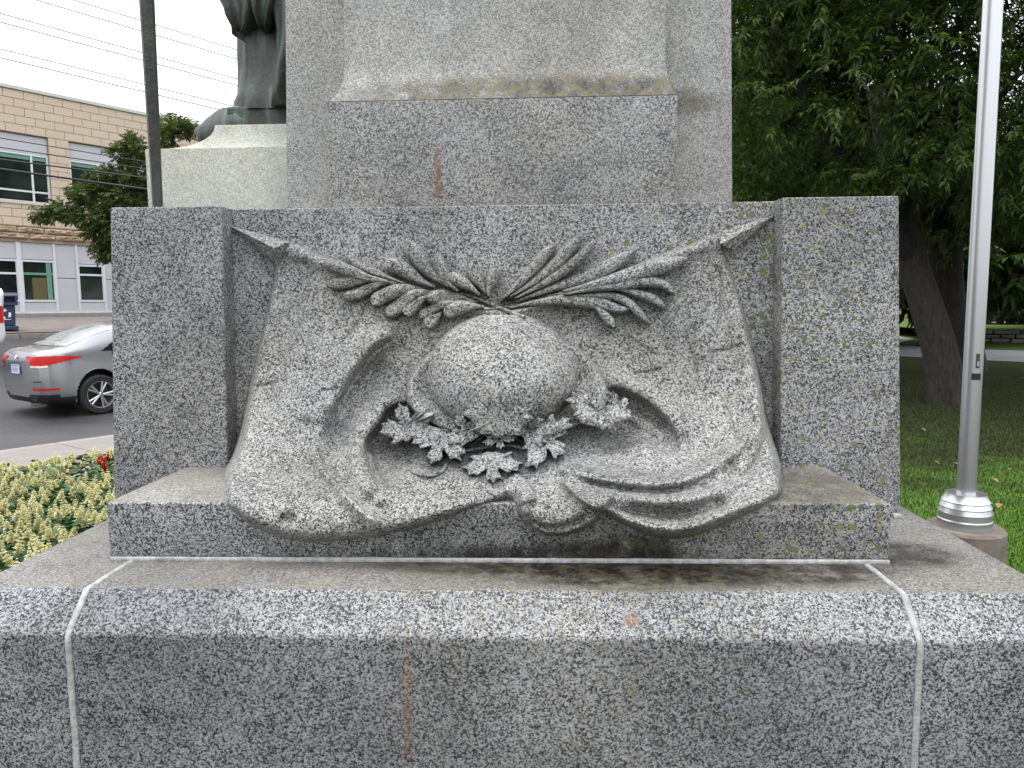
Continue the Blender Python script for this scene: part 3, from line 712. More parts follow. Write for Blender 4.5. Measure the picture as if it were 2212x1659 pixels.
# metal staff
o = m.build('bronze_staff', BRONZE2, bev=.001); tag(o, 'slim dark bronze staff with flat sides rising from the top left of the granite block', 'staff')

# ------------------------------------------------------------------ ground, street and pavements
def zs_(s):                            # level of the land: flat round the memorial, climbing beyond the street on the left
    if s < 14.2: return 0.
    return float(np.interp(s, [14.2, 16, 18, 20, 23, 29, 60, 300], [0, .10, .42, .80, 1.20, 1.48, 1.6, 1.6]))
CAMN = EYE.dot(NN)
def PT(t, s, z): p = DD*t+NN*s; return (p.x, p.y, z)
def strip(name, s0, s1, t0, t1, lift, mat, ds=1.0, thick=0, kind='structure', parent=None, nt_=2):
    ns = max(1, int(abs(s1-s0)/ds)); vs = []; fs = []
    for i in range(ns+1):
        s = s0+(s1-s0)*i/ns
        for k in range(nt_): vs.append(PT(t0+(t1-t0)*k/(nt_-1), s, zs_(s)+lift))
    for i in range(ns):
        for k in range(nt_-1): fs.append((i*nt_+k, (i+1)*nt_+k, (i+1)*nt_+k+1, i*nt_+k+1))
    o = mesh(name, vs, [f[::-1] for f in fs], mat, parent)
    if kind: tag(o, kind=kind)
    return o
def grass_mat(name, a, b_, c):
    m = N(name); p = m.pos()
    col = m.mix(m.mr(m.noise(p, .6, 5, .6), .35, .65), a, b_)
    col = m.mix(m.mr(m.noise(p, 9, 6, .75), .45, .7), col, c)
    m.bump(m.noise(p, 40, 6, .8), .9, .05)
    return m.fin(col, .9, spec=.1)
GRASS = grass_mat('mown lawn', (.030, .045, .014), (.042, .062, .018), (.060, .055, .026))
GRASS2 = grass_mat('bright far lawn', (.085, .135, .03), (.11, .165, .04), (.09, .13, .05))
m = N('wet asphalt'); p = m.pos()
c = m.mix(m.mr(m.noise(p, .5, 5, .6), .35, .65), (.024, .024, .027), (.048, .046, .046))
v_ = m.vor(p, 120); se = m.n('SeparateColor'); m.l(v_.outputs['Color'], se.inputs[0])
c = m.mix(m.math('MULTIPLY', m.mr(se.outputs[0], .6, 1), .45), c, (.12, .115, .11)); m.bump(v_.outputs['Distance'], .5, .01)
ASPH = m.fin(c, m.mr(m.noise(p, .7, 4), .35, .65, .35, .65))
CONC = plain('pavement concrete', (.215, .195, .18), .85, var=.12, sc=5, bump=.2)
CURB = plain('kerb concrete', (.25, .23, .21), .85, var=.15, sc=9, bump=.2)
SOIL = plain('dark planting soil', (.018, .013, .009), .95, var=.4, sc=20, bump=.8)
# one land sheet out to the horizon
ss_ = [-900, -200, -60, -20, -5, 0, 5, 8, 10.2, 10.25, 14, 15, 16, 17, 18, 19, 20, 21, 22, 23, 24, 26, 29, 35, 60, 200, 900]
tt_ = [-900, -200, -60, -20, 0, 20, 60, 200, 900]
vs = [PT(t, s, zs_(s)-(.16 if s >= 10.25 else .0)) for s in ss_ for t in tt_]; k = len(tt_)
tag(mesh('ground', vs, [(i*k+j, i*k+j+1, (i+1)*k+j+1, (i+1)*k+j) for i in range(len(ss_)-1) for j in range(k-1)], GRASS), kind='structure')
strip('road', 10.32, 22.2, -70, 60, -.10, ASPH, .8)
strip('pavement', 7.75, 10.14, -40, 40, .022, CONC, 2)
m = MB(); 
for i in range(14):
    t0 = -20+i*3.0; c8 = []
    for z in (-.12, .03): c8 += [PT(t0+.006, 10.152, z), PT(t0+2.994, 10.152, z), PT(t0+2.994, 10.31, z), PT(t0+.006, 10.31, z)]
    m.hexa(c8)
tag(m.build('kerb', CURB, bev=.012), kind='structure')
# joints across the near pavement are real gaps: slabs are separate pieces
pav = bpy.data.objects['pavement']
for i in range(16):
    t0 = -14+i*1.5; c8 = []
    for z in (.018, .034): c8 += [PT(t0+.008, 7.78, z), PT(t0+1.492, 7.78, z), PT(t0+1.492, 10.13, z), PT(t0+.008, 10.13, z)]
    mm = MB(); mm.hexa(c8); mm.build('paving_slab', CONC, pav, bev=.006)
m = MB()
for i in range(34):
    t0 = -40+i*3.0; c8 = []
    for z in (zs_(22.2)-.12, zs_(22.2)+.03): c8 += [PT(t0+.01, 22.22, z), PT(t0+2.99, 22.22, z), PT(t0+2.99, 22.4, z), PT(t0+.01, 22.4, z)]
    m.hexa(c8)
tag(m.build('kerb', CURB, bev=.015), kind='structure')
strip('pavement', 22.42, 28.95, -60, 50, .025, plain('worn brown pavement', (.20, .17, .155), .9, var=.2, sc=3, bump=.2), 1.2)

# ------------------------------------------------------------------ building across the street
SF = 29.0
def TZ(u, v, s=SF): p = atS(u, v, s); return p.dot(DD), p.z
tA = TZ(-700, 500)[0]; tB = TZ(620, 400)[0]
ZF = zs_(SF); ZR = TZ(0, 181)[1]; ZR = (TZ(0, 181)[1]+TZ(316, 250)[1]+TZ(430, 275)[1])/3
bld = empty('office_building', PT(0, SF+5, ZF), 'two storey office building of tan stone blocks with white panelled ground floor', 'building')
def fhex(t0, t1, z0, z1, o0, o1):       # o = distance out of the facade towards the street
    c = []
    for z in (z0, z1): c += [PT(t0, SF-o1, z), PT(t1, SF-o1, z), PT(t1, SF-o0, z), PT(t0, SF-o0, z)]
    return c
def fb(name, mat, boxes, parent=bld, bev=0):
    m = MB()
    for b in boxes: m.hexa(fhex(*b))
    o = m.build(name, mat, parent, bev=bev); return o
m = N('tan concrete block'); p = m.pos(); oi = m.n('ObjectInfo')
c = m.mix(m.mr(m.noise(p, 14, 5), .3, .7), (.50, .41, .315), (.57, .475, .37))
c = m.mix(m.math('MULTIPLY', oi.outputs['Random'], .35), c, (.50, .40, .29)); m.bump(m.noise(p, 70, 3), .2, .01); TAN = m.fin(c, .85)
m = N('split faced stone'); p = m.pos(); c = m.mix(m.mr(m.noise(p, 9, 6, .7), .35, .65), (.30, .225, .14), (.52, .42, .29)); ROUGH = m.fin(c, .9)
JOINT = plain('block joint', (.33, .265, .20), .95)
PANEL = plain('white metal panel', (.46, .475, .50), .5, var=.03, sc=2)
FRAME = plain('white window frame', (.62, .64, .67), .4, var=.03)
GREENF = plain('green blind', (.12, .26, .20), .6)
COPE = plain('pale metal coping', (.50, .50, .47), .45, var=.05)
m = N('dark window glass'); p = m.pos(); c = m.mix(m.mr(m.noise(p, .9, 4), .4, .65), (.008, .010, .010), (.020, .035, .026)); GLASS = m.fin(c, .06, spec=.45)
DARK = plain('dim interior', (.02, .02, .018), .9)
z_b = {k: TZ(0, v)[1] for k, v in dict(gtop=512, rtop=486, u_bot=433, u_top=281).items()}
Z_RB, Z_RT = TZ(0, 513)[1], TZ(0, 484)[1]
W1 = (TZ(-150, 300)[0], TZ(108, 360)[0]); W2 = (TZ(151, 350)[0], TZ(330, 350)[0])
ZU0, ZU1 = TZ(0, 432)[1], TZ(0, 281)[1]
core = [(tA, W1[0], Z_RB+.02, ZR-.05, -.3, -.03), (W1[1], W2[0], Z_RB+.02, ZR-.05, -.3, -.03), (W2[1], tB, Z_RB+.02, ZR-.05, -.3, -.03),
        (W1[0], W1[1], Z_RB+.02, ZU0-.05, -.3, -.03), (W1[0], W1[1], ZU1, ZR-.05, -.3, -.03), (W2[0], W2[1], Z_RB+.02, ZU0-.05, -.3, -.03), (W2[0], W2[1], ZU1, ZR-.05, -.3, -.03)]
fb('wall', JOINT, core)
fb('wall', DARK, [(tA, tB, ZF-.3, ZR-.1, -11, -1.6)]); fb('roof', plain('roof felt', (.2, .2, .2), .9), [(tA, tB, ZR-.12, ZR-.02, -11, -.28)])
fb('coping', COPE, [(tA-.05, tB+.05, ZR-.02, ZR+.10, -.32, .05)], bev=.01)
fb('roof_vent', plain('dark vent', (.10, .11, .12), .5), [(TZ(135, 210)[0], TZ(168, 215)[0], ZR+.10, ZR+.36, -2.2, -1.4)], bev=.05)
# tan blocks, course by course
hc = (ZR-.03-Z_RT)/round((ZR-.03-Z_RT)/.285); nc = round((ZR-.03-Z_RT)/hc); lb = .62
def inwin(t0, t1, z0, z1):
    for (a, b) in (W1, W2):
        if z1 > ZU0+.02 and z0 < ZU1-.02 and t1 > a+.001 and t0 < b-.001: return (a, b)
    return None
count = 0; far_blocks = MB(); share = {}
def block_piece(t0, t1, z0, z1, name='stone_block', mat=TAN):
    global count
    L, H_ = round(t1-t0, 3), round(z1-z0, 3)
    if L < .05: return
    c = PT((t0+t1)/2, SF, (z0+z1)/2)
    if count >= 298: far_blocks.hexa(fhex(t0+.008, t1-.008, z0+.008, z1-.008, -.05, 0.0)); return
    count += 1; key = (L, H_)
    if key not in share:
        mm = MB(); c8 = []
        for z in (-H_/2+.007, H_/2-.007):
            for t, s_ in ((-L/2+.007, 0), (L/2-.007, 0), (L/2-.007, .05), (-L/2+.007, .05)):
                q = DD*t+NN*s_; c8.append((q.x, q.y, z))
        mm.hexa(c8); o = mm.build(name, mat, bld, bev=.006, seg=1, local=True); share[key] = o.data
    else:
        o = bpy.data.objects.new(name, share[key]); link(o, bld)
    o.location = Vector(c)-ORG[bld.name]
tv0, tv1 = TZ(-40, 400)[0], TZ(450, 300)[0]
for pas in (0, 1):
    for j in range(nc):
        z0 = Z_RT+j*hc; z1 = z0+hc; t = tA+(lb/2 if j % 2 else 0)
        while t < tB:
            a, b = max(t, tA), min(t+lb, tB); vis = (b > tv0 and a < tv1)
            segs = [(a, b)]
            zlo, zhi = z0, z1
            w_ = inwin(a, b, z0, z1)
            if w_ and not (z0 >= ZU0-hc*.5 and z1 <= ZU1+hc*.5): w_ = None
            if w_: segs = [(a, min(b, w_[0])), (max(a, w_[1]), b)]
            if vis == (pas == 0):
                for (p_, q_) in segs:
                    if q_-p_ > .06: block_piece(p_, q_, zlo, zhi)
            t += lb
if far_blocks.v:
    tag(far_blocks.build('stone_block', TAN, bld), kind='stuff')
# string course and two rough courses
fb('string_course', plain('brown string course', (.20, .15, .10), .8), [(tA, tB, Z_RT-.03, Z_RT+.012, -.03, .03)])
rr = random.Random(5); hr = (Z_RT-.03-Z_RB)/2
for j in range(2):
    t = tv0-.6+(j*.5)
    while t < TZ(330, 500)[0]:
        z0 = Z_RB+j*hr+.01; z1 = z0+hr-.02; t1 = t+rr.choice((.95, 1.05, .85)); mm = MB(); nx, nz_ = 9, 5; vs = []
        for iz in range(nz_+1):
            for ix in range(nx+1):
                ed = ix in (0, nx) or iz in (0, nz_)
                oo = .0 if ed else rr.uniform(.03, .13)
                p = DD*(t+.012+(t1-t-.024)*ix/nx)+NN*(SF-oo); vs.append((p.x, p.y, z0+(z1-z0)*iz/nz_))
        mm.add(vs, [(a*(nx+1)+b, a*(nx+1)+b+1, (a+1)*(nx+1)+b+1, (a+1)*(nx+1)+b) for a in range(nz_) for b in range(nx)])
        mm.build('split_faced_stone', ROUGH, bld); t = t1
fb('lintel', JOINT, [(tA, tB, Z_RB-.10, Z_RB+.005, -.3, -.02)])
# upper windows
def window(t0, t1, z0, z1, muls, trans, head, depth=-.14, green=0, fw=.06, gside=None, parent=bld):
    f = fb('window', FRAME, [(t0, t1, z0, z0+fw, depth-.04, depth+.04), (t0, t1, z1-fw, z1, depth-.04, depth+.04), (t0, t0+fw, z0+fw, z1-fw, depth-.04, depth+.04), (t1-fw, t1, z0+fw, z1-fw, depth-.04, depth+.04)]
           +[(a-fw/2, a+fw/2, z0+fw, z1-fw, depth-.04, depth+.035) for a in muls])
    xs = [t0+fw]+[q for a in muls for q in (a-fw/2, a+fw/2)]+[t1-fw]
    for i in range(0, len(xs), 2):
        zz_ = [z0+fw]+[q for a in trans for q in (a-fw/2, a+fw/2)]+[z1-fw]
        for k in range(0, len(zz_), 2):
            fb('pane', GLASS, [(xs[i], xs[i+1], zz_[k], zz_[k+1], depth-.02, depth-.005)], f)
            if k: fb('transom', FRAME, [(xs[i]+.001, xs[i+1]-.001, zz_[k-1], zz_[k], depth-.04, depth+.03)], f)
        if green: fb('blind', GREENF, [(xs[i]+.01, xs[i+1]-.01, z1-fw-green, z1-fw, depth-.003, depth+.006)], f)
    return f
zh = TZ(0, 322)[1]; ztr = TZ(0, 406)[1]
for (a, b), muls in ((W1, [TZ(-60, 380)[0], TZ(73, 380)[0]]), (W2, [TZ(214, 370)[0], TZ(268, 370)[0]])):
    fb('header_panel', PANEL, [(a+.01, b-.01, zh, ZU1-.02, -.18, -.10)], bev=.01)
    window(a+.01, b-.01, ZU0+.01, zh-.005, muls, [ztr] if b == W1[1] else [], 0, green=.0 if False else .14)
    fb('sill', COPE, [(a-.05, b+.05, ZU0-.06, ZU0+.005, -.2, .04)])
# ground floor: panelled bays
zg1 = Z_RB-.10; zw1, zw0 = TZ(200, 572)[1], TZ(200, 653)[1]
tv = {k: TZ(k, 600)[0] for k in (-140, -60, 0, 38, 44, 50, 121, 128, 164, 170, 226, 233)}
G = [(TZ(-90, 600)[0], TZ(43, 600)[0], 1), (TZ(48, 600)[0], TZ(122, 600)[0], 0), (TZ(170, 600)[0], TZ(227, 600)[0], 1)]
zgt = TZ(90, 562)[1]; zgb = TZ(90, 652)[1]
for i, (a, b, sp) in enumerate(G):
    top = zgt if i < 2 else TZ(200, 572)[1]
    f = window(a, b, zgb, top, [] if i else [TZ(-20, 600)[0]], [TZ(20, 590)[1]] if i == 0 else ([TZ(200, 594)[1]] if i == 2 else []), 0, depth=-.10, fw=.07)
    if i == 1:
        fb('blind_rail', GREENF, [(a+.07, b-.07, TZ(85, 594)[1], TZ(85, 589)[1], -.104, -.085)], f); fb('blind_rail', GREENF, [(b-.28, b-.12, zgb+.07, top-.07, -.104, -.09)], f)
        fb('curtain', plain('tan curtain', (.10, .085, .03), .8), [(b-.75, b-.30, zgb+.07, TZ(85, 600)[1], -.104, -.095)], f)
edges = [tA]+[q for a, b, _ in G for q in (a, b)]+[tB]
for i in range(0, len(edges), 2):      # full height panels between the windows
    a, b = edges[i], edges[i+1]; n = max(1, round((b-a)/1.5))
    for k in range(n):
        p0, p1 = a+(b-a)*k/n, a+(b-a)*(k+1)/n; zm = TZ(145, 601)[1]
        for (q0, q1) in ((ZF+.2, zm-.012), (zm+.012, zg1)): fb('wall_panel', PANEL, [(p0+.03, p1-.03, q0, q1, -.16, -.08)], bev=.006)
for i, (a, b, _) in enumerate(G):
    top = zgt if i < 2 else TZ(200, 572)[1]
    fb('wall_panel', PANEL, [(a+.02, b-.02, ZF+.2, zgb-.02, -.16, -.08)], bev=.006); fb('wall_panel', PANEL, [(a+.02, b-.02, top+.02, zg1, -.16, -.08)], bev=.006)
for x in edges[1:-1]: fb('mullion', FRAME, [(x-.035, x+.035, ZF+.2, zg1, -.2, -.04)])
fb('wall', FRAME, [(tA, tB, ZF+.17, ZF+.22, -.2, -.045)]); fb('footing', CURB, [(tA, tB, ZF-.3, ZF+.17, -.3, -.01)], bev=.02)

# ------------------------------------------------------------------ overhead cables
def wire(u0, v0, u1, v1, rad, label, s=17.0, mt=None):
    a, b = atS(u0, v0, s), atS(u1, v1, s); d = b-a; A = a-d*.8; B = b+d*1.5
    pts = [A+(B-A)*k/16 for k in range(17)]
    m = MB(); m.tube(pts, rad, 6); o = m.build('overhead_cable', mt or CABLE, smooth=True)
    tag(o, label, 'cable', 'overhead cables along the street')
CABLE = plain('black cable', (.03, .03, .032), .6); CABLE2 = plain('aluminium cable', (.80, .78, .82), .7)
SK = 'thin grey overhead cable crossing the white sky, '
for a, lab in (((161, 0, 512, 107), SK+'highest of the six'), ((80, 0, 511, 127), SK+'second from the top'),
               ((0, 28, 512, 170), SK+'third from the top'), ((0, 47, 512, 184), SK+'fourth from the top'),
               ((0, 105, 495, 227), SK+'fifth from the top'), ((0, 124, 481, 238), SK+'lowest of the six')):
    wire(*a, .017, lab, mt=CABLE2)
LB = 'black overhead cable passing in front of the tan building, '
for (a, rd), lab in ((((0, 298, 316, 350), .010), LB+'highest of four'), (((0, 318, 316, 365), .011), LB+'second from the top'), (((0, 344, 312, 384), .016), LB+'third from the top'), (((0, 365, 310, 408), .022), LB+'lowest and thickest')):
    wire(*a, rd, lab)
# ------------------------------------------------------------------ cars (local frame: x forward from the rear bumper, y to the left, z up)
def carpaint(name, col, metal=.6, rough=.3):
    m = N(name); m.b.inputs['Coat Weight'].default_value = .8; m.b.inputs['Coat Roughness'].default_value = .05
    return m.fin(col, rough, metal)
CG = plain('car glass', (.012, .015, .017), .04, var=.05); TYRE = plain('tyre rubber', (.018, .018, .018), .8, bump=.2); RIM = plain('wheel alloy', (.45, .46, .48), .3, .8)
BLK = plain('black plastic', (.012, .012, .013), .5); CHR = plain('chrome', (.7, .7, .72), .15, 1)
m = N('red tail lamp'); m.b.inputs['Coat Weight'].default_value = .0; m.b.inputs['Emission Color'].default_value = (1, .03, .02, 1); m.b.inputs['Emission Strength'].default_value = .12
RED = m.fin((.36, .006, .008), .3, spec=.25)
WLAMP = plain('clear lamp', (.75, .62, .52), .15); PLATE = plain('white plate', (.55, .62, .75), .4); PBLUE = plain('blue plate print', (.04, .08, .35), .4)
SED = [ # x, zb, w1(z.32), w2(z.58), wsh, zsh, wgl, zgl, wroof, zroof
 (0.00, .36, .52, .60, .56, .86, .48, .90, .40, .915), (.05, .30, .70, .76, .71, .93, .60, .98, .48, 1.0), (.16, .24, .82, .85, .80, .95, .68, 1.03, .55, 1.05),
 (.36, .20, .87, .89, .84, .96, .74, 1.04, .64, 1.065), (.56, .18, .88, .89, .845, .965, .74, 1.09, .62, 1.125), (1.0, .18, .885, .895, .85, .97, .70, 1.22, .57, 1.29),
 (1.5, .18, .885, .89, .86, .965, .66, 1.32, .53, 1.405), (2.0, .18, .885, .888, .86, .955, .65, 1.345, .53, 1.43), (2.5, .18, .885, .888, .86, .94, .65, 1.34, .53, 1.43),
 (3.0, .18, .885, .888, .86, .92, .68, 1.22, .55, 1.31), (3.45, .18, .885, .888, .85, .90, .74, 1.03, .60, 1.08), (3.7, .18, .885, .888, .84, .88, .74, .94, .60, .98),
 (4.15, .20, .86, .87, .80, .76, .68, .85, .5, .88), (4.42, .24, .76, .78, .66, .66, .52, .74, .4, .76), (4.53, .32, .55, .60, .5, .56, .4, .62, .3, .64)]
SUV = [(a, b+.05, c, d, e, f*1.12, g, h*1.12 if a < 3.4 else h*1.1, i, j*1.13 if a < 3.4 else j*1.1) for a, b, c, d, e, f, g, h, i, j in SED]
SUV = [list(r) for r in SUV]
for r_2 in SUV[:7]: r_2[7] = max(r_2[7], 1.45); r_2[9] = max(r_2[9], 1.60); r_2[6] = .68; r_2[8] = .58
SUV = [tuple(r_2) for r_2 in SUV]
def hermite_rows(tab, n):
    T = np.array(tab, float); P = np.vstack([2*T[0]-T[1], T, 2*T[-1]-T[-2]]); o = []
    for x in np.linspace(0, len(T)-1-1e-6, n):
        i = int(x); f = x-i; a, b, c, d = P[i:i+4]
        v = .5*((2*b)+(-a+c)*f+(2*a-5*b+4*c-d)*f*f+(-a+3*b-3*c+d)*f**3); v[0] = b[0]+(c[0]-b[0])*f; o.append(v)
    return np.array(o)
def build_car(name, tab, paint, loc, heading, label, group=None, detail=True, cat='car', pat=(0.95, 3.62)):
    root = empty(name, loc, label, cat, group, heading)
    nst = 240; R = hermite_rows(tab, nst); nr = 82 if tab is SUV else 176; ztf = (lambda z: z) if tab is SUV else (lambda z: np.where(z < .42, z, .42+(z-.42)*1.17))
    def ring(r):
        x, zb, w1, w2, ws, zs, wg, zg, wr, zr = r
        pts = [(0, zb), (w1*.8, zb), (w1, zb+.12), (w2, .60), (ws, zs), (wg, zg), (wr, zr), (0, zr+.025)]
        C = catmull(pts[1:7], 62 if tab is SUV else 146); C = np.vstack([[pts[0]], C, catmull([pts[6], ((wr)*.5, zr+.02), pts[7]], 19 if tab is SUV else 29)])
        C[:, 0] = np.maximum(C[:, 0], 0); return C
    G_ = np.zeros((nst, nr, 3))
    for i, r in enumerate(R):
        c = ring(r); G_[i, :, 0] = r[0]; G_[i, :, 1] = c[:, 0]; G_[i, :, 2] = c[:, 1]
    WR = .345
    vs, fs = [], []
    for sgn in (1, -1):
        b = len(vs); V = G_.copy(); V[..., 1] *= sgn; V[..., 2] = ztf(V[..., 2]); vs += [tuple(q) for q in V.reshape(-1, 3)]
        for i in range(nst-1):
            for j in range(nr-1):
                cx = (G_[i, j, 0]+G_[i+1, j, 0])/2; cz = (G_[i, j, 2]+G_[i, j+1, 2])/2; cy = G_[i, j, 1]
                if cy > .45 and any((cx-px)**2+(cz-WR)**2 < (WR+.055)**2 for px in pat): continue
                f = (b+i*nr+j, b+i*nr+j+1, b+(i+1)*nr+j+1, b+(i+1)*nr+j); fs.append(f if sgn < 0 else f[::-1])
    hb_ = nst*nr
    for j in range(nr-1): fs.append((j, j+1, hb_+j+1, hb_+j)); e_ = (nst-1)*nr; fs.append((e_+j+1, e_+j, hb_+e_+j, hb_+e_+j+1))
    body = mesh('body', vs, fs, paint, root, True, local=True)
    # interior fill so one does not look through the arches
    mb = MB(); mb.box(.25, 4.2, -.60, .60, .25, .80)
    for px in pat:
        for sg in (1, -1):
            mb.add([(px+(WR+.06)*math.cos(a), sg*y, WR+(WR+.06)*math.sin(a)) for y in (.60, .84) for a in np.linspace(-.4, math.pi+.4, 20)], [(k, k+1, 21+k, 20+k) for k in range(19)])
    mb.build('wheel_arch', BLK, root, local=True)
    def patch(nm, mat, sel, off=.006, both=True, parent=body):
        """sel(x, j, y, z) picks cells of the body surface; lifted by off"""
        dx = np.gradient(G_, axis=0); dj = np.gradient(G_, axis=1); nn = np.cross(dx, dj); nn /= np.linalg.norm(nn, axis=2, keepdims=True)+1e-9
        ref = np.stack([(G_[..., 0]-2.2)*.25, G_[..., 1], G_[..., 2]-.6], -1); nn = np.where((nn*ref).sum(-1, keepdims=True) < 0, -nn, nn)
        Q = G_+nn*off
        mk = np.zeros((nst-1, nr-1), bool)
        for i in range(nst-1):
            for j in range(nr-1):
                c = (G_[i, j]+G_[i+1, j+1])/2; mk[i, j] = sel(c[0], c[1], c[2])
        if not mk.any(): return
        for grp in ([(1,), (-1,)] if both == 'sep' else [(1, -1)]):
            v, f = [], []
            for sg in grp:
                used = {}
                for i, j in zip(*np.nonzero(mk)):
                    ids = []
                    for (a, b2) in ((i, j), (i, j+1), (i+1, j+1), (i+1, j)):
                        if (a, b2) not in used: used[(a, b2)] = len(v); q = Q[a, b2]; v.append((q[0], q[1]*sg, float(ztf(q[2]))))
                        ids.append(used[(a, b2)])
                    f.append(tuple(ids if sg < 0 else ids[::-1]))
            mesh(nm, v, f, mat, root, True, local=True)
    # shoulder and glass limits vary along the car
    xs_ = R[:, 0]; zsh = lambda x: np.interp(x, xs_, R[:, 5]); zgl = lambda x: np.interp(x, xs_, R[:, 7]); wgl = lambda x: np.interp(x, xs_, R[:, 6]); zr_ = lambda x: np.interp(x, xs_, R[:, 9]); wr_ = lambda x: np.interp(x, xs_, R[:, 8])
    suv = tab is SUV
    if suv: patch('side_glass', CG, lambda x, y, z: .35 < x < 3.3 and zsh(x)+.04 < z < zgl(x)-.0 and y > .6 and abs(x-1.3) > .05 and abs(x-2.35) > .04, both='sep')
    else: patch('side_glass', CG, lambda x, y, z: 1.02 < x < 3.35 and zsh(x)+.035 < z < zgl(x)-.01 and abs(x-2.42) > .03 and z-(zsh(x)+.035) < (x-1.02)*.55 and z-zsh(x) < (3.4-x)*.9, both='sep')
    patch('windscreen', CG, lambda x, y, z: 2.78 < x < 3.52 and y < wgl(x)-.02 and z > zgl(x)+.005)
    if not suv:
        patch('rear_window', REARG, lambda x, y, z: .40+.10*(y/.7)**2 < x < 1.34-.06*(y/.6)**2 and y < wgl(x)-.03*(1 if x > .7 else 1.6) and z > zgl(x)+.004)
        patch('tail_lamp', RED, lambda x, y, z: x < .70 and y > .38 and .825+.19*max(0, x-.12)+.12*max(0, .5-y) < z < .962-.03*max(0, .2-x)-.05*max(0, x-.3), both='sep', off=.010)
        patch('reversing_lamp', WLAMP, lambda x, y, z: (.0 < x < .16) and y > .36 and .80 < z < .828, both='sep', off=.014)
        patch('bumper_grille', BLK, lambda x, y, z: x < .55 and z < .36+.05*(x < .3))
        patch('rear_reflector', RED, lambda x, y, z: x < .3 and y > .56 and .475 < z < .505, both='sep')
        patch('boot_seam', BLK, lambda x, y, z: (x < .3 and abs(z-(.60-.0*y)) < .006 and y < .78) or (x < .5 and .62 < z < .80 and abs(y-.36) < .006 and x < .1) or (.44 < x < .62 and abs(y-.66) < .006 and z > .98), off=.002)
        patch('door_seam', BLK, lambda x, y, z: y > .6 and z > .3 and (abs(x-1.30-.32*max(0, .75-z)*0+.25*(z-.6)*(z > .6)) < .014 or abs(x-2.42) < .012 or abs(x-3.3) < .012) and z < zsh(x)+.03, off=.002)
        mb = MB(); mb.box(2.18, 2.32, -.925, -.885, 1.0, 1.025); mb.box(1.55, 1.75, -.915, -.88, .80, .83); mb.box(2.6, 2.8, -.915, -.88, .79, .82); mb.build('door_handle', paint, root, local=True, bev=.008)
        mb = MB(); mb.box(1.58, 1.74, -.018, .018, 1.56, 1.60); mb.v = [(x, y*(1.6-(x-1.58)*9*.0), z-(x-1.60)*.0+(.035 if (x < 1.6 and z > 1.59) else 0)) for x, y, z in mb.v]; mb.build('aerial_fin', paint, root, local=True, bev=.006)
        pl = MB(); pl.box(-.035, -.022, -.16, .16, .75, .90); pp = pl.build('number_plate', PLATE, root, local=True, bev=.004)
        pl = MB(); pl.box(-.038, -.036, -.13, .13, .88, .893)
        rr = random.Random(8)
        for k in range(7):                        # blurred characters: the photograph does not let one read them
            y = -.115+k*.036; pl.box(-.038, -.036, y, y+.007, .785, .855); pl.box(-.038, -.036, y, y+.022, (.785, .818, .848)[k % 3], (.793, .826, .856)[k % 3]) if True else 0
        pl.build('plate_lettering', PBLUE, pp, local=True)
        # round badge with a leaning H inside
        em = MB(); em.lathe([(.0, 0), (.052, 0), (.056, .004), (.048, .008), (.0, .006)], (0, 0, 0), 24, False)
        bd = MB()
        ring_ = [(.0, math.cos(a)*.058, math.sin(a)*.036) for a in np.linspace(0, 2*math.pi, 25)]
        bd.tube([(-.006, y, 1.04+z) for _, y, z in ring_], .006, 6, False)
        for y in (-.022, .022): bd.tube([(-.006, y-.010, 1.015), (-.006, y+.010, 1.065)], .005, 6)
        bd.tube([(-.006, -.02, 1.037), (-.006, .02, 1.043)], .005, 6); bd.build('badge', CHR, root, local=True)
        ex = MB(); ex.tube([(-.01, -.45, .24), (.2, -.45, .24)], .035, 12); ex.build('exhaust_pipe', CHR, root, local=True)
    else:
        patch('tail_lamp', RED, lambda x, y, z: x < .25 and y > .5 and .85 < z < 1.2, both='sep')
        patch('headlamp', WLAMP, lambda x, y, z: x > 4.1 and y > .35 and z > .62, both='sep')
    for px in pat:
        for sg in (1, -1):
            lp = MB(); rl = WR+.062; lp.tube([(px+rl*math.cos(a), sg*(.872), float(ztf(WR+rl*math.sin(a)))) for a in np.linspace(-.25, math.pi+.25, 26)], .016, 6); lp.build('arch_lip', paint, root, True, local=True)
    tm = MB(); tm.lathe([(.235, -.10), (.32, -.105), (.342, -.08), (.346, 0), (.342, .08), (.32, .105), (.235, .10), (.235, -.10)], (0, 0, 0), 40, False)
    rm = MB(); rm.lathe([(.235, .02), (.238, .10), (.225, .098), (.218, .06), (.218, -.05)], (0, 0, 0), 40, False)
    hub = MB(); hub.lathe([(.0, .05), (.05, .075), (.045, .09), (.0, .094)], (0, 0, 0), 16, False)
    for k in range(5):
        for da in (-.16, .16):
            a = 2*math.pi*k/5; p0 = (.03*math.cos(a), .03*math.sin(a), .075); p1 = (.228*math.cos(a+da), .228*math.sin(a+da), .085)
            rm.tube([p0, p1], [.020, .020], 6)
    dk = MB(); dk.lathe([(.0, .0), (.22, .0)], (0, 0, 0), 32, False)
    def tr(mb_, px, sg):
        q = MB(); q.f = mb_.f if sg > 0 else [f[::-1] for f in mb_.f]
        q.v = [(px+x, sg*(.80+z), WR+y) for x, y, z in mb_.v]; return q
    for px in pat:
        for sg in (1, -1):
            o = tr(tm, px, sg).build('wheel', TYRE, root, True, local=True); sm_by_angle(o, 50)
            tr(rm, px, sg).build('rim', RIM, o, local=True); tr(hub, px, sg).build('hub_cap', RIM, o, True, local=True); tr(dk, px, sg).build('brake', BLK, o, local=True)
    return root
REARG = plain('rear glass with painted sky reflection', (.34, .38, .385), .22, var=.03)  # sky reflection put into the pale base colour of the glass
REARG.node_tree.nodes['Principled BSDF'].inputs['Coat Weight'].default_value = 1
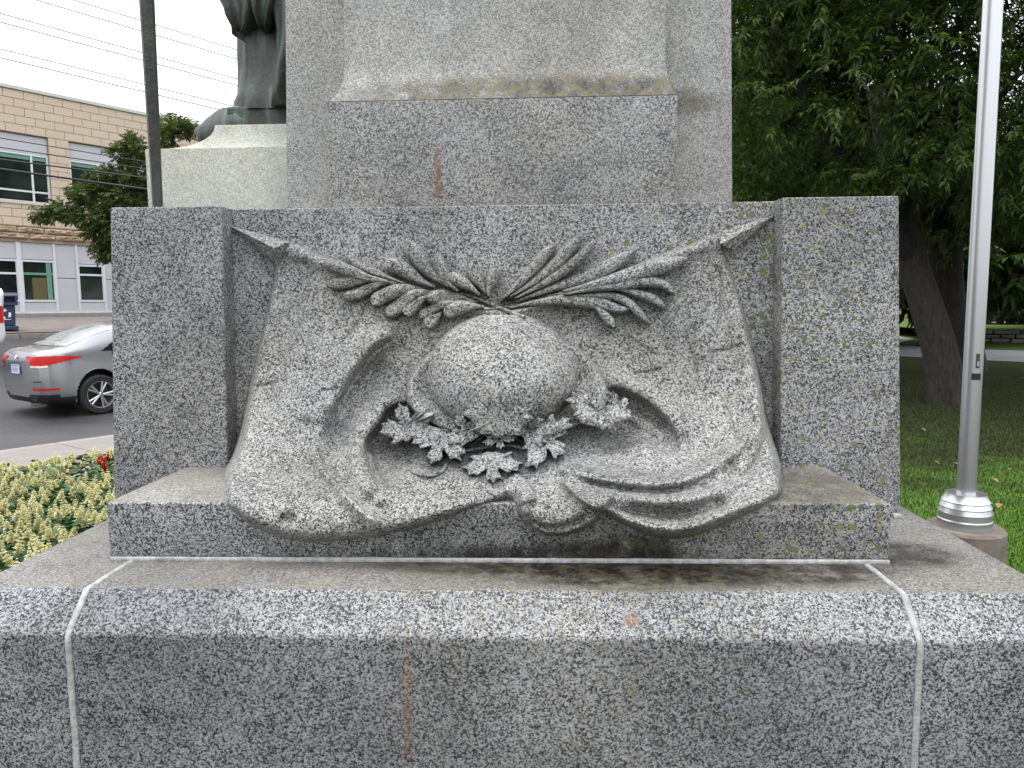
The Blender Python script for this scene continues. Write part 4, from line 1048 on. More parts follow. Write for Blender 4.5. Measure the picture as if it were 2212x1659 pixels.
SILVER = carpaint('silver grey metallic paint', (.27, .275, .29), .7, .32); WHITE = carpaint('white paint', (.72, .73, .74), 0, .35)
heading = math.atan2(DD.y, DD.x)
RZ = -.10
pw = atZ(216, 893, RZ+.004)            # where the near rear tyre meets the road
lateral = -.82
org = pw-DD*.95-NN*lateral*-1*-1
org = pw-DD*.95+NN*.80; org.z = RZ+.002
build_car('silver_sedan', SED, SILVER, org, heading, 'silver grey sedan on the street with red tail lamps and alloy wheels', cat='car')
q = atS(-11, 722, 19.6); q = q+NN*.0; zq = zs_(19.6)-.1
build_car('white_car', SUV, WHITE, (q.x, q.y, zq), heading+math.pi, 'white vehicle cut off at the left edge beside the blue bin', cat='vehicle')

# ------------------------------------------------------------------ recycling bin
BLUE = plain('dark blue plastic', (.022, .035, .085), .45, var=.15)
pb = atS(14, 708, 23.0); sc = (pb-EYE).length/23.5*.92
zb_ = zs_(23.0)+.025; ztb = atS(14, 632, 23.0).z; hb = ztb-zb_
bn = empty('recycling_bin', (pb.x, pb.y, zb_), 'dark blue recycling bin with a hooded lid and white recycling symbol', 'bin', rz=math.atan2(-pb.y, -pb.x)+math.pi/2)
def sqr(rows, n=4):
    m = MB(); 
    for (hw, z) in rows: m.v += [(-hw, -hw, z), (hw, -hw, z), (hw, hw, z), (-hw, hw, z)]
    m.f = [(3, 2, 1, 0), tuple((len(rows)-1)*4+k for k in range(4))]
    for i in range(len(rows)-1):
        for k in range(4): m.f.append((i*4+k, i*4+(k+1) % 4, i*4+4+(k+1) % 4, i*4+4+k))
    return m
wB = .33*hb/1.1*1.0
sqr([(wB*.92, 0), (wB*.92, .10*hb)]).build('base', BLUE, bn, local=True, bev=.02)
sqr([(wB*.70, .10*hb), (wB*.78, .66*hb)]).build('body', BLUE, bn, local=True, bev=.03)
lid = MB(); h0 = .66*hb
lid.box(-wB, wB, -wB, wB, h0, h0+.07*hb); 
for sx_ in (-1, 1): lid.box(min(sx_*wB*.98, sx_*wB*.80), max(sx_*wB*.98, sx_*wB*.80), -wB*.95, wB*.95, h0+.07*hb, h0+.24*hb)
lid.box(-wB*.80, wB*.80, wB*.3, wB*.9, h0+.07*hb, h0+.24*hb)
nA = 10
for k in range(nA):
    a0, a1 = math.pi*k/nA, math.pi*(k+1)/nA; R1 = wB*1.0
    y0, y1 = -math.cos(a0)*R1, -math.cos(a1)*R1; z0, z1 = h0+.24*hb+math.sin(a0)*.10*hb, h0+.24*hb+math.sin(a1)*.10*hb
    lid.hexa([(-wB, y0, h0+.235*hb), (wB, y0, h0+.235*hb), (wB, y1, h0+.235*hb), (-wB, y1, h0+.235*hb), (-wB, y0, z0), (wB, y0, z0), (wB, y1, z1), (-wB, y1, z1)])
lid.build('hooded_lid', BLUE, bn, local=True)
sy = MB(); WP = plain('white print', (.75, .77, .8), .5)
for k in range(3):
    a = 2*math.pi*k/3+math.pi/2; R2 = wB*.36; 
    A = Vector((math.cos(a+.95)*R2, 0, math.sin(a+.95)*R2)); B = Vector((math.cos(a+.15)*R2, 0, math.sin(a+.15)*R2)); C_ = Vector((math.cos(a-.45)*R2, 0, math.sin(a-.45)*R2))
    t = (B-A).normalized(); nx = Vector((-t.z, 0, t.x))*wB*.09
    cc = Vector((0, -wB*.79, .42*hb))
    sy.add([cc+A+nx, cc+A-nx, cc+B-nx, cc+B+nx], [(0, 1, 2, 3)]); t2 = (C_-B).normalized(); n2 = Vector((-t2.z, 0, t2.x))*wB*.16
    sy.add([cc+B+n2, cc+B-n2, cc+C_], [(0, 1, 2)])
sy.box(-wB*.4, wB*.4, -wB*.80, -wB*.785, .27*hb, .285*hb); sy.build('recycling_symbol', WP, bn, local=True)

# ------------------------------------------------------------------ flagpole
YF = 4.5
pf = atY(2083, 1135, YF); fx, fy = pf.x, pf.y; zp = pf.z
fp = empty('flagpole', (fx, fy, zp), 'tall round brushed aluminium flagpole with a stepped collar on a round concrete footing', 'flagpole')
m = N('brushed aluminium'); p = m.pos(); mp = m.n('Mapping'); m.l(p, mp.inputs[0]); mp.inputs['Scale'].default_value = (300, 300, 2)
c = m.mix(m.noise(mp.outputs[0], 1, 3), (.50, .51, .52), (.66, .67, .69)); ALU = m.fin(c, .33, .85)
rp = .052
m = MB(); m.lathe([(rp, .05), (rp, 2.0), (rp*.97, 4.0), (rp*.7, 8), (.01, 8.01)], (0, 0, 0), 40); m.build('pole', ALU, fp, local=True); sm_by_angle(bpy.data.objects['pole'], 40)
rc = .148
m = MB(); m.lathe([(rc, 0), (rc, .045), (rc*.975, .052), (rc*.965, .085), (rc*.99, .09), (rc*.97, .098), (rc*.93, .118), (rc*.95, .124), (rc*.92, .132), (rc*.86, .152), (rc*.89, .158), (rc*.85, .166), (rc*.76, .190), (rc*.74, .203), (rc*.5, .205), (rc*.36, .20)], (0, 0, 0), 56)
o = m.build('stepped_collar', ALU, fp, local=True); sm_by_angle(o, 25)
m = MB(); m.lathe([(.222, -zp-.05), (.222, -.018), (.208, -.002), (.0, -.001)], (0, 0, 0), 48, False); o = m.build('concrete_footing', plain('brown stained concrete', (.17, .145, .12), .85, var=.35, sc=9, bump=.3), fp, local=True); sm_by_angle(o, 30)
# hand hole and halyard cleat face the camera's right
za, zb2 = atY(2105, 763, YF).z-zp, atY(2105, 794, YF).z-zp
def on_pole(a0, a1, z0, z1, r, name, mat):
    m = MB(); n = 8; vs = []
    for z in (z0, z1):
        for k in range(n+1):
            a = a0+(a1-a0)*k/n; vs.append((r*math.cos(a), r*math.sin(a), z))
    m.add(vs, [(k, k+1, n+2+k, n+1+k) for k in range(n)])
    return m.build(name, mat, fp, local=True)
view = math.atan2(-fy, -fx)
on_pole(view+.25, view+.65, zb2, za, rp+.002, 'hand_hole', plain('hand hole shadow metal', (.05, .05, .055), .5)); on_pole(view+.36, view+.56, zb2+.012, zb2+.04, rp+.004, 'latch', ALU)
zc, zd = atY(2105, 805, YF).z-zp, atY(2105, 819, YF).z-zp
on_pole(view-.1, view+.85, zd, zc, rp+.003, 'black_label', BLK)
# ------------------------------------------------------------------ foliage
def leafmat(name, c0, c1, c2, rough=.5, trans=.25, spec=.35, tt=(1.2, 1.5, .5)):
    m = N(name); g = m.n('NewGeometry'); p = g.outputs['Position']
    col = m.ramp(g.outputs['Random Per Island'], [(0, c0), (.5, c1), (1, c2)])
    col = m.mix(m.mr(m.noise(p, .9, 3), .35, .65, 0, .5), col, m.mix(1., col, (.6, .62, .6), 'MULTIPLY'))
    m.fin(col, rough, spec=spec)
    tr = m.n('BsdfTranslucent'); m.l(m.mix(1., col, tt, 'MULTIPLY'), tr.inputs[0])
    mx_ = m.n('MixShader'); mx_.inputs[0].default_value = trans
    m.l(m.b.outputs[0], mx_.inputs[1]); m.l(tr.outputs[0], mx_.inputs[2])
    m.l(mx_.outputs[0], m.t.nodes['Material Output'].inputs[0]); return m.m
def leaves_mesh(name, P, D, Nn, L, Wd, mat, parent, droop=.25, kind='stuff'):
    """one leaf per row: base point, direction, normal, length, width; two folded halves each"""
    D = D/np.linalg.norm(D, axis=1, keepdims=True); Sd = np.cross(D, Nn); Sd /= np.linalg.norm(Sd, axis=1, keepdims=True)+1e-9
    Nn = np.cross(Sd, D); L = L[:, None]; Wd = Wd[:, None]
    mid = P+D*L*.45-Nn*L*.04
    tip = P+D*L+np.array([0, 0, -1])*L*droop
    a = mid+Sd*Wd/2+Nn*Wd*.18; b = mid-Sd*Wd/2+Nn*Wd*.18
    n = len(P); V = np.stack([P, a, tip, b], 1).reshape(-1, 3); i = np.arange(n)[:, None]*4
    F = np.concatenate([i+np.array([[0, 1, 2]]), i+np.array([[0, 2, 3]])], 0)
    o = mesh(name, V, F, mat, parent, False)
    if kind: o['kind'] = kind
    return o
def unit(n): v = rng.normal(size=(n, 3)); return v/np.linalg.norm(v, axis=1, keepdims=True)
def sprays(C, R, nsp, nl, slen, L, W_, outc, spread=.35, droop=.5):
    """clumps at C (k,3) radius R(k): each holds nsp twigs of nl paired leaflets pointing outwards and drooping"""
    k = len(C); B = np.repeat(C, nsp, 0)+unit(k*nsp)*np.repeat(R, nsp)[:, None]*rng.uniform(.2, 1, (k*nsp, 1))*np.array([1, 1, .55])
    d = (B-np.repeat(C, nsp, 0)); d /= np.linalg.norm(d, axis=1, keepdims=True)+1e-6
    o = B-outc; o /= np.linalg.norm(o, axis=1, keepdims=True)+1e-6
    d = d*.8+o*.7+unit(k*nsp)*.35+np.array([0, 0, -.25]); d /= np.linalg.norm(d, axis=1, keepdims=True)
    P, D, Nm = [], [], []
    up = np.array([0, 0, 1.])
    side = np.cross(d, up); side /= np.linalg.norm(side, axis=1, keepdims=True)+1e-6
    nrm = np.cross(side, d)
    for j in range(nl):
        f = (j//2+.5)/(nl/2); sg = 1 if j % 2 else -1
        P.append(B+d*slen*f+np.array([0, 0, -1])*slen*.5*droop*f*f); D.append(d*(.55+.6*f)+side*sg*(1-.5*f)+np.array([0, 0, -droop])+rng.normal(size=d.shape)*spread*.5)
        Nm.append(nrm+rng.normal(size=d.shape)*.45+np.array([0, 0, .3]))
    P = np.concatenate(P); D = np.concatenate(D); Nm = np.concatenate(Nm); n = len(P)
    return P, D, Nm, L*rng.uniform(.7, 1.25, n), W_*rng.uniform(.7, 1.2, n)
BARK = N('grey brown bark'); p = BARK.pos(); mp = BARK.n('Mapping'); BARK.l(p, mp.inputs[0]); mp.inputs['Scale'].default_value = (14, 14, 3)
bn_ = BARK.noise(mp.outputs[0], 1.5, 6, .7); bc = BARK.mix(BARK.mr(bn_, .3, .7), (.025, .021, .017), (.085, .072, .060)); BARK.bump(bn_, .9, .05); BARK = BARK.fin(bc, .9)
def limb(m, pts, r0, r1, n=10):
    C = catmull(pts, max(6, len(pts)*4)); k = len(C)
    m.tube([tuple(c) for c in C], [r0+(r1-r0)*i/(k-1) for i in range(k)], n)

# the big tree right of the memorial
ASHL = leafmat('ash leaves', (.036, .066, .014), (.065, .115, .022), (.14, .20, .045), trans=.3)
tb = atZ(2048, 874, 0.0)
big = empty('shade_tree', (tb.x, tb.y, 0), 'large leafy tree with a leaning grey trunk spreading over the lawn', 'tree')
yb = tb.y
def tp(u, v, dy=0): return tuple(atY(u, v, yb+dy))
m = MB(); limb(m, [(tb.x, yb, -.15), tp(2046, 850), tp(2029, 754), tp(2004, 670), tp(1978, 590, .1), tp(1958, 510, .2), tp(1930, 380, .4), tp(1900, 200, .8)], .30, .20, 16)
m.v = [(x+(.08 if z < .25 else 0)*math.sin(math.atan2(y-yb, x-tb.x)*5), y, z) for x, y, z in m.v]
limb(m, [tp(1968, 560, .1), tp(1880, 420, -.5), tp(1760, 250, -1.2), tp(1660, 60, -1.8)], .15, .04)
limb(m, [tp(1950, 480, .2), tp(2060, 330, -.5), tp(2200, 160, -1)], .13, .04)
m.build('trunk', BARK, big, True)
cen = np.array([tb.x+.4, yb+1.5, 7.2]); rad = np.array([8.5, 6.2, 5.4])
def in_view(Cp, ma=60):
    q = (Cp-np.array(EYE)) @ RMn; z = -q[:, 2]; u = q[:, 0]/z*FOC+W0/2; v = -q[:, 1]/z*FOC+H0/2
    return (z > 0) & (u > -ma) & (u < W0+ma) & (v > -ma) & (v < H0+ma), u, v
# clumps through the crown: near shell thick, with drooping skirts
K = 7500; dirs = unit(K); rr_ = rng.uniform(.52, 1.0, K)**.7; Cc = cen+dirs*rad*rr_[:, None]
Cc = Cc[Cc[:, 2] > 2.7]
ok, u, v = in_view(Cc, 420); 
low = (v < 440+60*np.sin(u*.021)) | (rng.random(len(u)) < .06)
Cv = Cc[ok & (u > 1500) & low & ((u < 1960) | (rng.random(len(u)) < .72))]; Cf = Cc[~ok]
Rv = rng.uniform(.28, .55, len(Cv))
P, D, Nm, L, Wd = sprays(Cv, Rv, 9, 10, .32, .112, .040, cen, .6, .08)
leaves_mesh('crown', P, D, Nm, L, Wd, ASHL, big)
Cf = Cf[rng.random(len(Cf)) < .8]; P, D, Nm, L, Wd = sprays(Cf, rng.uniform(.5, .8, len(Cf)), 4, 6, .5, .28, .13, cen)
leaves_mesh('crown', P, D, Nm, L, Wd, ASHL, big)
# second, darker stem and crown behind
tb2 = atZ(2085, 800, 0.0)
t2 = empty('shade_tree', (tb2.x, tb2.y, 0), 'second dark trunked tree close behind the leaning trunk, partly hidden by the flagpole', 'tree')
def tp2(u, v, dy=0): return tuple(atY(u, v, tb2.y+dy))
m = MB(); limb(m, [(tb2.x, tb2.y, -.1), tp2(2080, 760), tp2(2052, 690), tp2(2042, 600), tp2(2046, 520), tp2(2060, 380), tp2(2080, 200)], .50, .30, 14)
limb(m, [tp2(2044, 560), tp2(2120, 470), tp2(2230, 430)], .18, .06)
m.build('trunk', BARK, t2, True)
cen2 = np.array([tb2.x+.5, tb2.y+1, 8.0]); dirs = unit(2100); C2 = cen2+dirs*np.array([9., 6.5, 6.0])*(rng.uniform(.3, 1, 2100)**.6)[:, None]; 
ok, u, v = in_view(C2, 300); C2 = C2[(C2[:, 2] > 3.0) & ((u < 2050) | (rng.random(len(u)) < .32)) & ((v < 500+30*np.sin(u*.03)) | ~ok)]
P, D, Nm, L, Wd = sprays(C2, rng.uniform(.5, .9, len(C2)), 16, 7, .45, .17, .075, cen2, .5, .2); 
leaves_mesh('crown', P, D, Nm, L, Wd, leafmat('dark ash leaves', (.020, .042, .012), (.032, .065, .016), (.05, .09, .025), trans=.15), t2)

def round_tree(name, x, y, z0, h, rx, label, mat, n=900, L_=.4, group=None, trunkr=.2, low=.22, cat='tree', fl=1.0):
    root = empty(name, (x, y, z0), label, cat, group)
    if trunkr:
        m = MB(); limb(m, [(x, y, z0-.2), (x+.1, y, z0+h*.3), (x-.1, y, z0+h*.75)], trunkr, trunkr*.3); limb(m, [(x, y, z0+h*.3), (x+rx*.4, y-.3, z0+h*.6)], trunkr*.6, trunkr*.2); limb(m, [(x, y, z0+h*.32), (x-rx*.4, y+.3, z0+h*.65)], trunkr*.6, trunkr*.2)
        m.build('trunk', BARK, root, True)
    c = np.array([x, y, z0+h*(low+(1-low)/2)]); d = unit(n); C = c+d*np.array([rx, rx, h*(1-low)/2])*(rng.uniform(.35, 1, n)**.5)[:, None]*(1+.18*np.sin(d[:, :1]*7+d[:, 2:]*9+x))
    P, D, Nm, L, Wd = sprays(C, np.full(n, rx*.13), 6, 6, L_*1.2, L_, L_*.5*fl, c, droop=.2)
    leaves_mesh('crown', P, D, Nm, L, Wd, mat, root); return root
FARG = leafmat('far green leaves', (.035, .065, .016), (.06, .105, .025), (.09, .15, .04))
FARB = leafmat('bright far leaves', (.08, .14, .03), (.12, .20, .045), (.17, .26, .07)); FARO = leafmat('olive far leaves', (.05, .06, .02), (.085, .095, .03), (.13, .13, .05))
bk = [(10, 30, 5.5, 4.0, 'dark round tree across the far street, left of the leaning trunk'), (18, 33, 6.5, 4.5, 'tall dark tree standing just right of the flagpole in the distance'), (27, 34, 8, 5, 'dense dark tree at the right edge of the view'),
      (4, 44, 10, 6, 'far tree mostly hidden behind the granite block'), (36, 48, 13, 8, 'tall far tree beyond the right edge of the block'), (14, 62, 9, 7, 'tall distant tree behind the far lawn'), (40, 70, 15, 10, 'distant broad tree behind the pale house')]
for x, y, h, rx, lab in bk: 
    round_tree('background_tree', x, y, .0 if y < 36 else .55, h, rx, lab, FARG, 420, .6, 'trees beyond the far street', .3, .30 if y < 45 else .2)

# right hand distance: street, kerbs, path, terrace with a rough stone wall, drive, house
def gquad(name, px, z, mat, kind='structure'):
    vs = [atZ(u, v, z) for u, v in px]; o = mesh(name, [tuple(q) for q in vs], [tuple(range(len(px)))], mat)
    bm = bmesh.new(); bm.from_mesh(o.data); bmesh.ops.recalc_face_normals(bm, faces=bm.faces)
    if bm.faces[0:1] and list(bm.faces)[0].normal.z < 0: bmesh.ops.reverse_faces(bm, faces=bm.faces)
    bm.to_mesh(o.data); bm.free(); return tag(o, kind=kind)
GREYRD = plain('pale grey street', (.20, .205, .215), .8, var=.1, sc=1)
gquad('road', [(1500, 760), (1944, 769.5), (2212, 782), (2900, 815), (2900, 775), (2212, 757.5), (1944, 746), (1500, 738)], .012, GREYRD)
gquad('lawn', [(1944, 744), (2100, 752), (2400, 765), (2400, 741), (2100, 735), (1944, 729)], .018, GRASS2)
gquad('path', [(1600, 733), (1944, 740), (1975, 732), (1944, 727), (1600, 722)], .03, plain('pale path', (.42, .42, .41), .9))
gquad('lawn', [(1700, 730), (1944, 733), (1990, 728), (1990, 701), (1944, 697), (1700, 698)], .026, GRASS2)
a_, b_ = atZ(2040, 739, 0), atZ(2420, 744, 0)
dw = (b_-a_); Lw = dw.length; dw.normalize(); nw = Vector((-dw.y, dw.x, 0)); Hw = (atY(2160, 711, atZ(2160, 738, 0).y).z)
wall = empty('stone_retaining_wall', tuple((a_+b_)/2), 'low rough grey stone retaining wall across the far street', 'wall')
WST = plain('grey field stone', (.15, .14, .13), .95, var=.45, sc=3, bump=.5, bsc=12)
rr = random.Random(11)
m = MB(); c8 = []
for z in (-.1, Hw*.98):
    for q in (a_+nw*.06, b_+nw*.06, b_+nw*.5, a_+nw*.5): c8.append((q.x, q.y, z))
m.hexa(c8); m.build('backing', plain('wall shadow joints', (.03, .028, .025), .95), wall)
for row in range(3):
    t = rr.uniform(0, .3); h = Hw/3
    while t < Lw-.4:
        l = rr.uniform(.45, 1.0); mm = MB(); c8 = []
        for z in (row*h+.02, (row+1)*h-.02):
            for (f, o_) in ((t+.03, rr.uniform(-.06, 0)), (t+l-.03, rr.uniform(-.06, 0)), (t+l-.05, .2), (t+.05, .2)):
                q = a_+dw*f+nw*o_; c8.append((q.x, q.y, z+rr.uniform(-.02, .02)))
        mm.hexa(c8); mm.build('stone', WST, wall, bev=.035); t += l
zt_ = Hw*.9
tv = [a_+nw*.3, b_+nw*.3, b_+dw*60+nw*20, b_+dw*70+nw*120, a_-dw*60+nw*120, a_-dw*2+nw*6]
o = mesh('terrace', [(q.x, q.y, zt_) for q in tv], [tuple(range(6))], GRASS2); tag(o, kind='structure')
gquad('driveway', [(2060, 699), (2128, 698), (2190, 698), (2150, 686), (2060, 685)], zt_+.03, plain('pale pink gravel', (.50, .42, .37), .9))
# pale house with a grey roof, mostly hidden by trunks and the flagpole
hp = atZ(2076, 684, zt_); hz = zt_; hx, hy = hp.x, hp.y
hs = empty('house', (hx, hy+4, hz), 'pale cream house with a low grey roof behind the trees', 'house')
m = MB(); m.box(hx-9, hx+2.2, hy, hy+9, hz, hz+2.9); m.build('wall', plain('cream siding', (.55, .50, .38), .8), hs, bev=.02)
m = MB(); m.add([(hx-9.6, hy-.6, hz+2.9), (hx+2.9, hy-.6, hz+2.9), (hx+2.9, hy+9.6, hz+2.9), (hx-9.6, hy+9.6, hz+2.9), (hx-7, hy+4.5, hz+5), (hx, hy+4.5, hz+5)], [(3, 2, 1, 0), (0, 1, 5, 4), (1, 2, 5), (2, 3, 4, 5), (3, 0, 4)])
m.build('roof', plain('grey shingle', (.14, .14, .145), .9), hs)
for k in range(3):
    m = MB(); x = hx-7+k*3; m.box(x, x+1.2, hy-.03, hy+.02, hz+1, hz+2.2); f = m.build('window', FRAME, hs); m = MB(); m.box(x+.1, x+1.1, hy-.045, hy-.028, hz+1.1, hz+2.1); m.build('pane', GLASS, f)
rh = atY(2199, 524, 75)
h2 = empty('brick_house', (rh.x, 78, zt_), 'red brick house glimpsed through leaves at the right edge', 'house')
BR = plain('red brick', (.30, .115, .08), .9, var=.3, sc=14)
m = MB(); m.box(rh.x-2.0, rh.x+8, 75, 84, zt_, rh.z+1.2); m.build('wall', BR, h2)
m = MB(); m.add([(rh.x-2.6, 74.4, rh.z+1.2), (rh.x+8.6, 74.4, rh.z+1.2), (rh.x+8.6, 84.6, rh.z+1.2), (rh.x-2.6, 84.6, rh.z+1.2), (rh.x+3, 79.5, rh.z+4.5)], [(0, 1, 4), (1, 2, 4), (2, 3, 4), (3, 0, 4), (3, 2, 1, 0)]); m.build('roof', plain('dark shingle', (.07, .06, .055), .9), h2)
m = MB(); m.box(rh.x, rh.x+1.2, 74.95, 75.02, rh.z-1.6, rh.z-.2); m.build('window', GLASS, h2)
q = atZ(2126, 679, zt_)
build_car('white_car', SUV, WHITE, (q.x-.2, q.y, zt_+.01), math.radians(-95), 'small white car parked on the far driveway, seen beside the flagpole', cat='car')
sp = atZ(2178, 700, zt_); round_tree('shrub', sp.x, sp.y, zt_, 3.0, 2.0, 'large dark green shrub above the stone wall', FARO, 260, .22, None, .05, .02, 'shrub')
sp = atZ(2150, 690, zt_); round_tree('ornamental_tree', sp.x+2.4, sp.y+6, zt_, 6.6, 3.0, 'bright green small tree lit beyond the drive', FARB, 500, .3, None, .12, .25)
ROSE = leafmat('pink blossom', (.5, .05, .09), (.6, .08, .12), (.65, .15, .2), trans=.1)
sp = atZ(2166, 702, zt_); Pq = np.array([sp.x, sp.y-.2, zt_+.9])+rng.normal(size=(60, 3))*.16
o = leaves_mesh('blossom', Pq[:14], unit(14), unit(14), np.full(14, .12), np.full(14, .12), ROSE, bpy.data.objects['shrub'])

# street tree before the tan building: trunk hidden behind the granite pier
STL = leafmat('small olive leaves', (.038, .060, .016), (.070, .098, .028), (.13, .155, .045), trans=.25)
yt = 21.5
def ap(u, v, dy=0): return np.array(atY(u, v, yt+dy))
st = empty('street_tree', tuple(ap(330, 640)[:2])+(zs_(22.5),), 'small street tree reaching olive green branches across the tan building', 'tree')
blobs = [(383, 275, 26), (355, 285, 20), (405, 285, 14), (360, 310, 24), (300, 320, 26), (262, 335, 26), (318, 350, 30), (275, 372, 34), (240, 378, 20), (320, 400, 34), (225, 410, 30), (180, 420, 28), (150, 450, 28), (262, 430, 36), (215, 460, 34), (120, 450, 20), (95, 462, 20), (170, 470, 24), (250, 480, 34), (290, 450, 36), (318, 500, 34), (275, 520, 34), (235, 505, 24), (205, 492, 20), (245, 540, 22), (218, 532, 14), (228, 548, 12), (300, 560, 30), (360, 380, 40), (360, 460, 40), (350, 540, 40), (400, 350, 36), (420, 440, 40), (440, 520, 36), (470, 400, 30), (205, 378, 8), (285, 300, 10)]
Cs, Rs = [], []
for u, v, r in blobs:
    k = int(5+(r/8)**2*.8)
    for _ in range(k):
        a = rng.uniform(0, 2*math.pi); q = math.sqrt(rng.uniform(0, 1))*r*.85
        Cs.append(ap(u+q*math.cos(a), v+q*math.sin(a)*.8, rng.uniform(-1, 1)*r/1600*yt*1.6)); Rs.append(rng.uniform(.13, .24))
P, D, Nm, L, Wd = sprays(np.array(Cs), np.array(Rs), 9, 8, .20, .10, .058, ap(350, 460), droop=.15)
leaves_mesh('crown', P, D, Nm, L, Wd, STL, st)
m = MB(); z_ = lambda u, v, dy=0: tuple(ap(u, v, dy))
limb(m, [tuple(ap(340, 640)[:2])+(zs_(22.5)-.2,), z_(340, 600), z_(350, 480), z_(360, 380), z_(375, 290)], .16, .03)
for pts in ([(345, 520), (280, 480), (200, 450), (110, 455)], [(348, 490), (290, 400), (265, 340)], [(350, 440), (320, 370), (302, 318)], [(345, 550), (290, 530), (235, 530)], [(352, 470), (420, 400), (470, 380)], [(300, 470), (230, 420), (175, 420)]):
    limb(m, [z_(u, v, rng.uniform(-.2, .2)) for u, v in pts], .055, .012, 6)
m.build('trunk', BARK, st, True)

# ------------------------------------------------------------------ flower bed
o = strip('flower_bed', 3.0, 7.74, -14, 9, .03, SOIL)
CREAM = leafmat('cream florets', (.72, .70, .32), (.84, .81, .50), (.90, .88, .70), .6, .3, .3, (1, 1, .9)); SALV = leafmat('bedding leaves', (.028, .07, .018), (.04, .095, .026), (.055, .12, .035), .45, .15)
REDF = leafmat('scarlet florets', (.45, .012, .012), (.60, .02, .015), (.65, .05, .03), .5, .2, .3, (1, .8, .8))
def spike_mesh(seed, nm, mat, h=.12, big_=1.):
    r = np.random.default_rng(seed); P, D, Nm, L = [], [], [], []
    nw_ = 5
    for k in range(nw_):
        z = h*k/(nw_-1); w_ = (1-.75*(k/(nw_-1))**1.4)*.036*big_; n = 7 if k < nw_-1 else 4
        for j in range(n):
            a = 2*math.pi*j/n+k*.5+r.uniform(-.3, .3); d = np.array([math.cos(a), math.sin(a), r.uniform(.2, .9)])
            P.append(np.array([0, 0, z])); D.append(d); Nm.append([-math.cos(a)*.5, -math.sin(a)*.5, 1]); L.append(w_*r.uniform(.8, 1.2))
            P.append(np.array([0, 0, z])); D.append(d+[0, 0, 1.2]); Nm.append([math.sin(a), -math.cos(a), .3]); L.append(w_*r.uniform(.7, 1.1))
    L = np.array(L); o = leaves_mesh(nm, np.array(P), np.array(D), np.array(Nm, float), L, L*.95, mat, None, kind=None)
    return o
def plant_fol(seed):
    r = np.random.default_rng(seed); P, D, Nm, L = [], [], [], []
    for k in range(34):
        a = r.uniform(0, 2*math.pi); q = r.uniform(0, .09); z = r.uniform(.08, .31)
        P.append([q*math.cos(a), q*math.sin(a), z]); D.append([math.cos(a+r.uniform(-.5, .5)), math.sin(a+r.uniform(-.5, .5)), r.uniform(-.3, .5)]); Nm.append([r.uniform(-.3, .3), r.uniform(-.3, .3), 1]); L.append(r.uniform(.07, .12))
    L = np.array(L); return leaves_mesh('foliage', np.array(P), np.array(D, float), np.array(Nm), L, L*.62, SALV, None, kind=None)
protos = []
for k in range(4):
    f = plant_fol(k); s = spike_mesh(k+20, 'flower_spike', CREAM, .062+.010*k); protos.append((f.data, s.data)); bpy.data.objects.remove(f); bpy.data.objects.remove(s)
rd = spike_mesh(50, 'flower_spike', REDF, .09, 1.15); rdm = rd.data; bpy.data.objects.remove(rd)
pr = random.Random(21); npl = 0
def plant(x, y, k, label, group, spike=None, n=4, sc=1.0, z=.03):
    root = empty('bedding_plant', (x, y, z), label, 'plant', group, pr.uniform(0, 6.3))
    fo = bpy.data.objects.new('foliage', protos[k][0]); link(fo, root); s = sc*pr.uniform(.9, 1.12); fo.scale = (s, s, s)
    for j in range(n):
        a = 2*math.pi*j/n+pr.uniform(-.5, .5); q = pr.uniform(.02, .11)
        o = bpy.data.objects.new('flower_spike', spike or protos[k][1]); link(o, root)
        o.location = (q*math.cos(a), q*math.sin(a), pr.uniform(.22, .31)*sc); o.rotation_euler = (pr.uniform(-.25, .25), pr.uniform(-.25, .25), pr.uniform(0, 6))
        s = pr.uniform(.75, 1.15); o.scale = (s, s, s)
reds = [tuple(atZ(u, v, .40)) for u, v in ((222, 988), (196, 1000), (212, 1003))]
cand = []
for i in range(60):
    for j in range(24):
        t = -8+i*.215+(.1 if j % 2 else 0)+pr.uniform(-.04, .04); s = 3.2+j*.19+pr.uniform(-.04, .04)
        if s > 7.55: continue
        q = DD*t+NN*s
        if q.x > XS0-.16 or q.y < 2.2: continue
        c = np.array([[q.x, q.y, .3]]); ok, u, v = in_view(c, 110)
        if not ok[0] or u[0] > 330: continue
        if any((q.x-r[0])**2+(q.y-r[1])**2 < .05 for r in reds): continue
        cand.append((q.y, q.x))
cand.sort()
for y, x in cand[:290]:
    plant(x, y, pr.randrange(4), 'cream flowered bedding plant in the dense flower bed left of the memorial', 'cream flowered bedding plants', n=6)
for k, (x, y, z) in enumerate(reds): plant(x, y, k, ('scarlet flowered bedding plant nearest the granite pier at the back of the flower bed', 'leftmost of the three scarlet flowered bedding plants', 'middle one of the three scarlet flowered bedding plants')[k], 'scarlet flowered bedding plants', rdm, 1 if k else 2, 1.12)
print('PLANTS', len(cand))
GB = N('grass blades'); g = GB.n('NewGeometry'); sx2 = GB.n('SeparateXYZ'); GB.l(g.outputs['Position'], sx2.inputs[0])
ra = GB.ramp(g.outputs['Random Per Island'], [(0, (.032, .050, .014)), (.5, (.050, .078, .018)), (1, (.10, .115, .04))]); rb2 = GB.ramp(g.outputs['Random Per Island'], [(0, (.07, .17, .02)), (.5, (.12, .26, .03)), (1, (.20, .33, .06))])
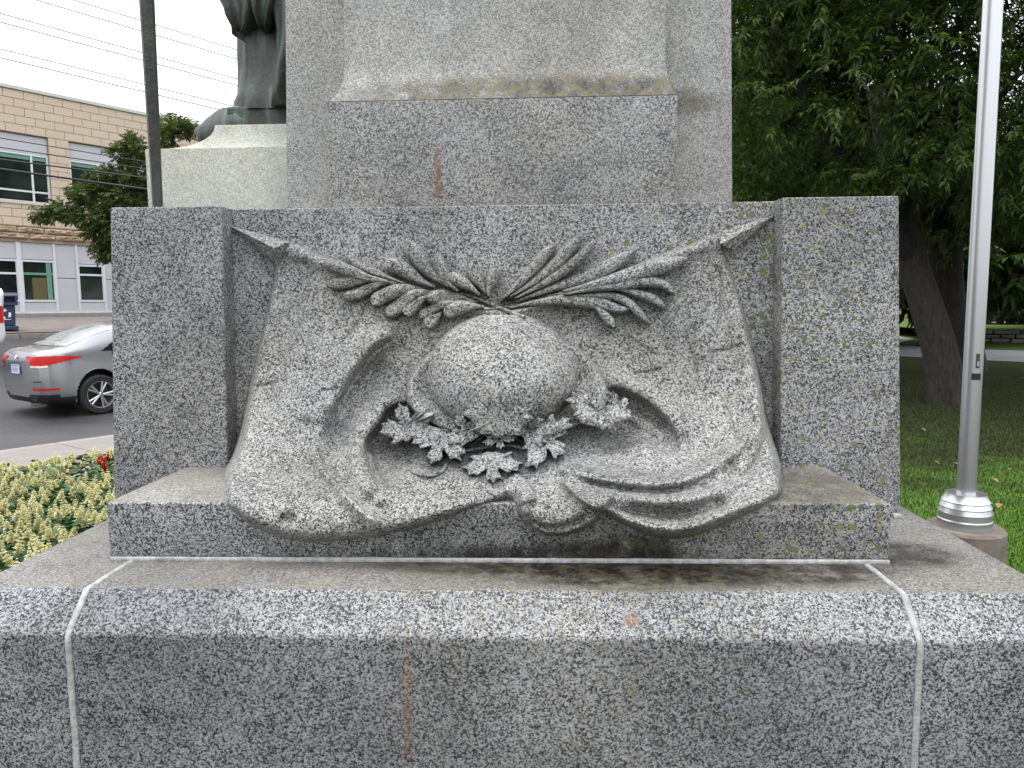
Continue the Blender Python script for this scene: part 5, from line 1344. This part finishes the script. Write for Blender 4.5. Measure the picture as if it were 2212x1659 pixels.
near_green = GB.mr(GB.math('ADD', sx2.outputs['Y'], GB.mr(GB.noise(g.outputs['Position'], .9, 4), .3, .7, -1.6, 1.6)), 5.6, 9.0, 1., 0., True)      # blades turn brighter green towards the memorial, darker farther off
GB = GB.fin(GB.mix(near_green, ra, rb2), .5, spec=.3)
# lawn blades where the grass is near enough to show them
n = 90000
yy = 4.1+14*rng.random(n)**1.6; xx = yy*rng.uniform(.40, .72, n)
P = np.stack([xx, yy, np.zeros(n)], 1); D = np.stack([rng.normal(size=n)*.5, rng.normal(size=n)*.5, np.ones(n)], 1)
k_ = (np.hypot(xx-fx, yy-fy) > .24) & (xx > XS1+.05)
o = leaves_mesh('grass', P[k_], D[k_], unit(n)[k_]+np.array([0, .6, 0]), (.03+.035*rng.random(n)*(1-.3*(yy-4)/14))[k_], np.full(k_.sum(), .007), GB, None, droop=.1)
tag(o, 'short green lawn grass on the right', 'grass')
# fallen leaves and little weeds on the lawn
DRY = plain('dry leaf', (.30, .17, .09), .8)
for k, (u, v) in enumerate([(1995, 925), (2022, 1005), (2055, 1000), (2140, 942), (2165, 1015), (2140, 1033), (2152, 1083), (2205, 816), (1950, 1000)]):
    q = atZ(u, v, .05); d = unit(3); d[:, 2] *= .2; PP = np.array([q]*3)+rng.normal(size=(3, 3))*np.array([.02, .02, .003])
    o = leaves_mesh('fallen_leaf', PP[:1], d[:1], np.array([[0, 0, 1.]]), np.full(1, .09), np.full(1, .055), DRY, None, kind=None)
    tag(o, ('brown fallen leaf on shaded grass left of the flagpole, farthest up by the trunk', 'brown fallen leaf on the lawn left of the flagpole, left of a close pair', 'brown fallen leaf on the lawn close to the flagpole shaft', 'brown fallen leaf on the lawn right of the flagpole, farthest of the lower group', 'brown fallen leaf right of the flagpole, nearest the right edge of the view', 'brown fallen leaf right of the flagpole, halfway above the collar', 'brown fallen leaf just right of the stepped collar', 'pale fallen leaf far off on the lawn by the right edge', 'brown fallen leaf beside the right edge of the granite pier')[k], 'leaf', 'brown fallen leaves on the lawn')
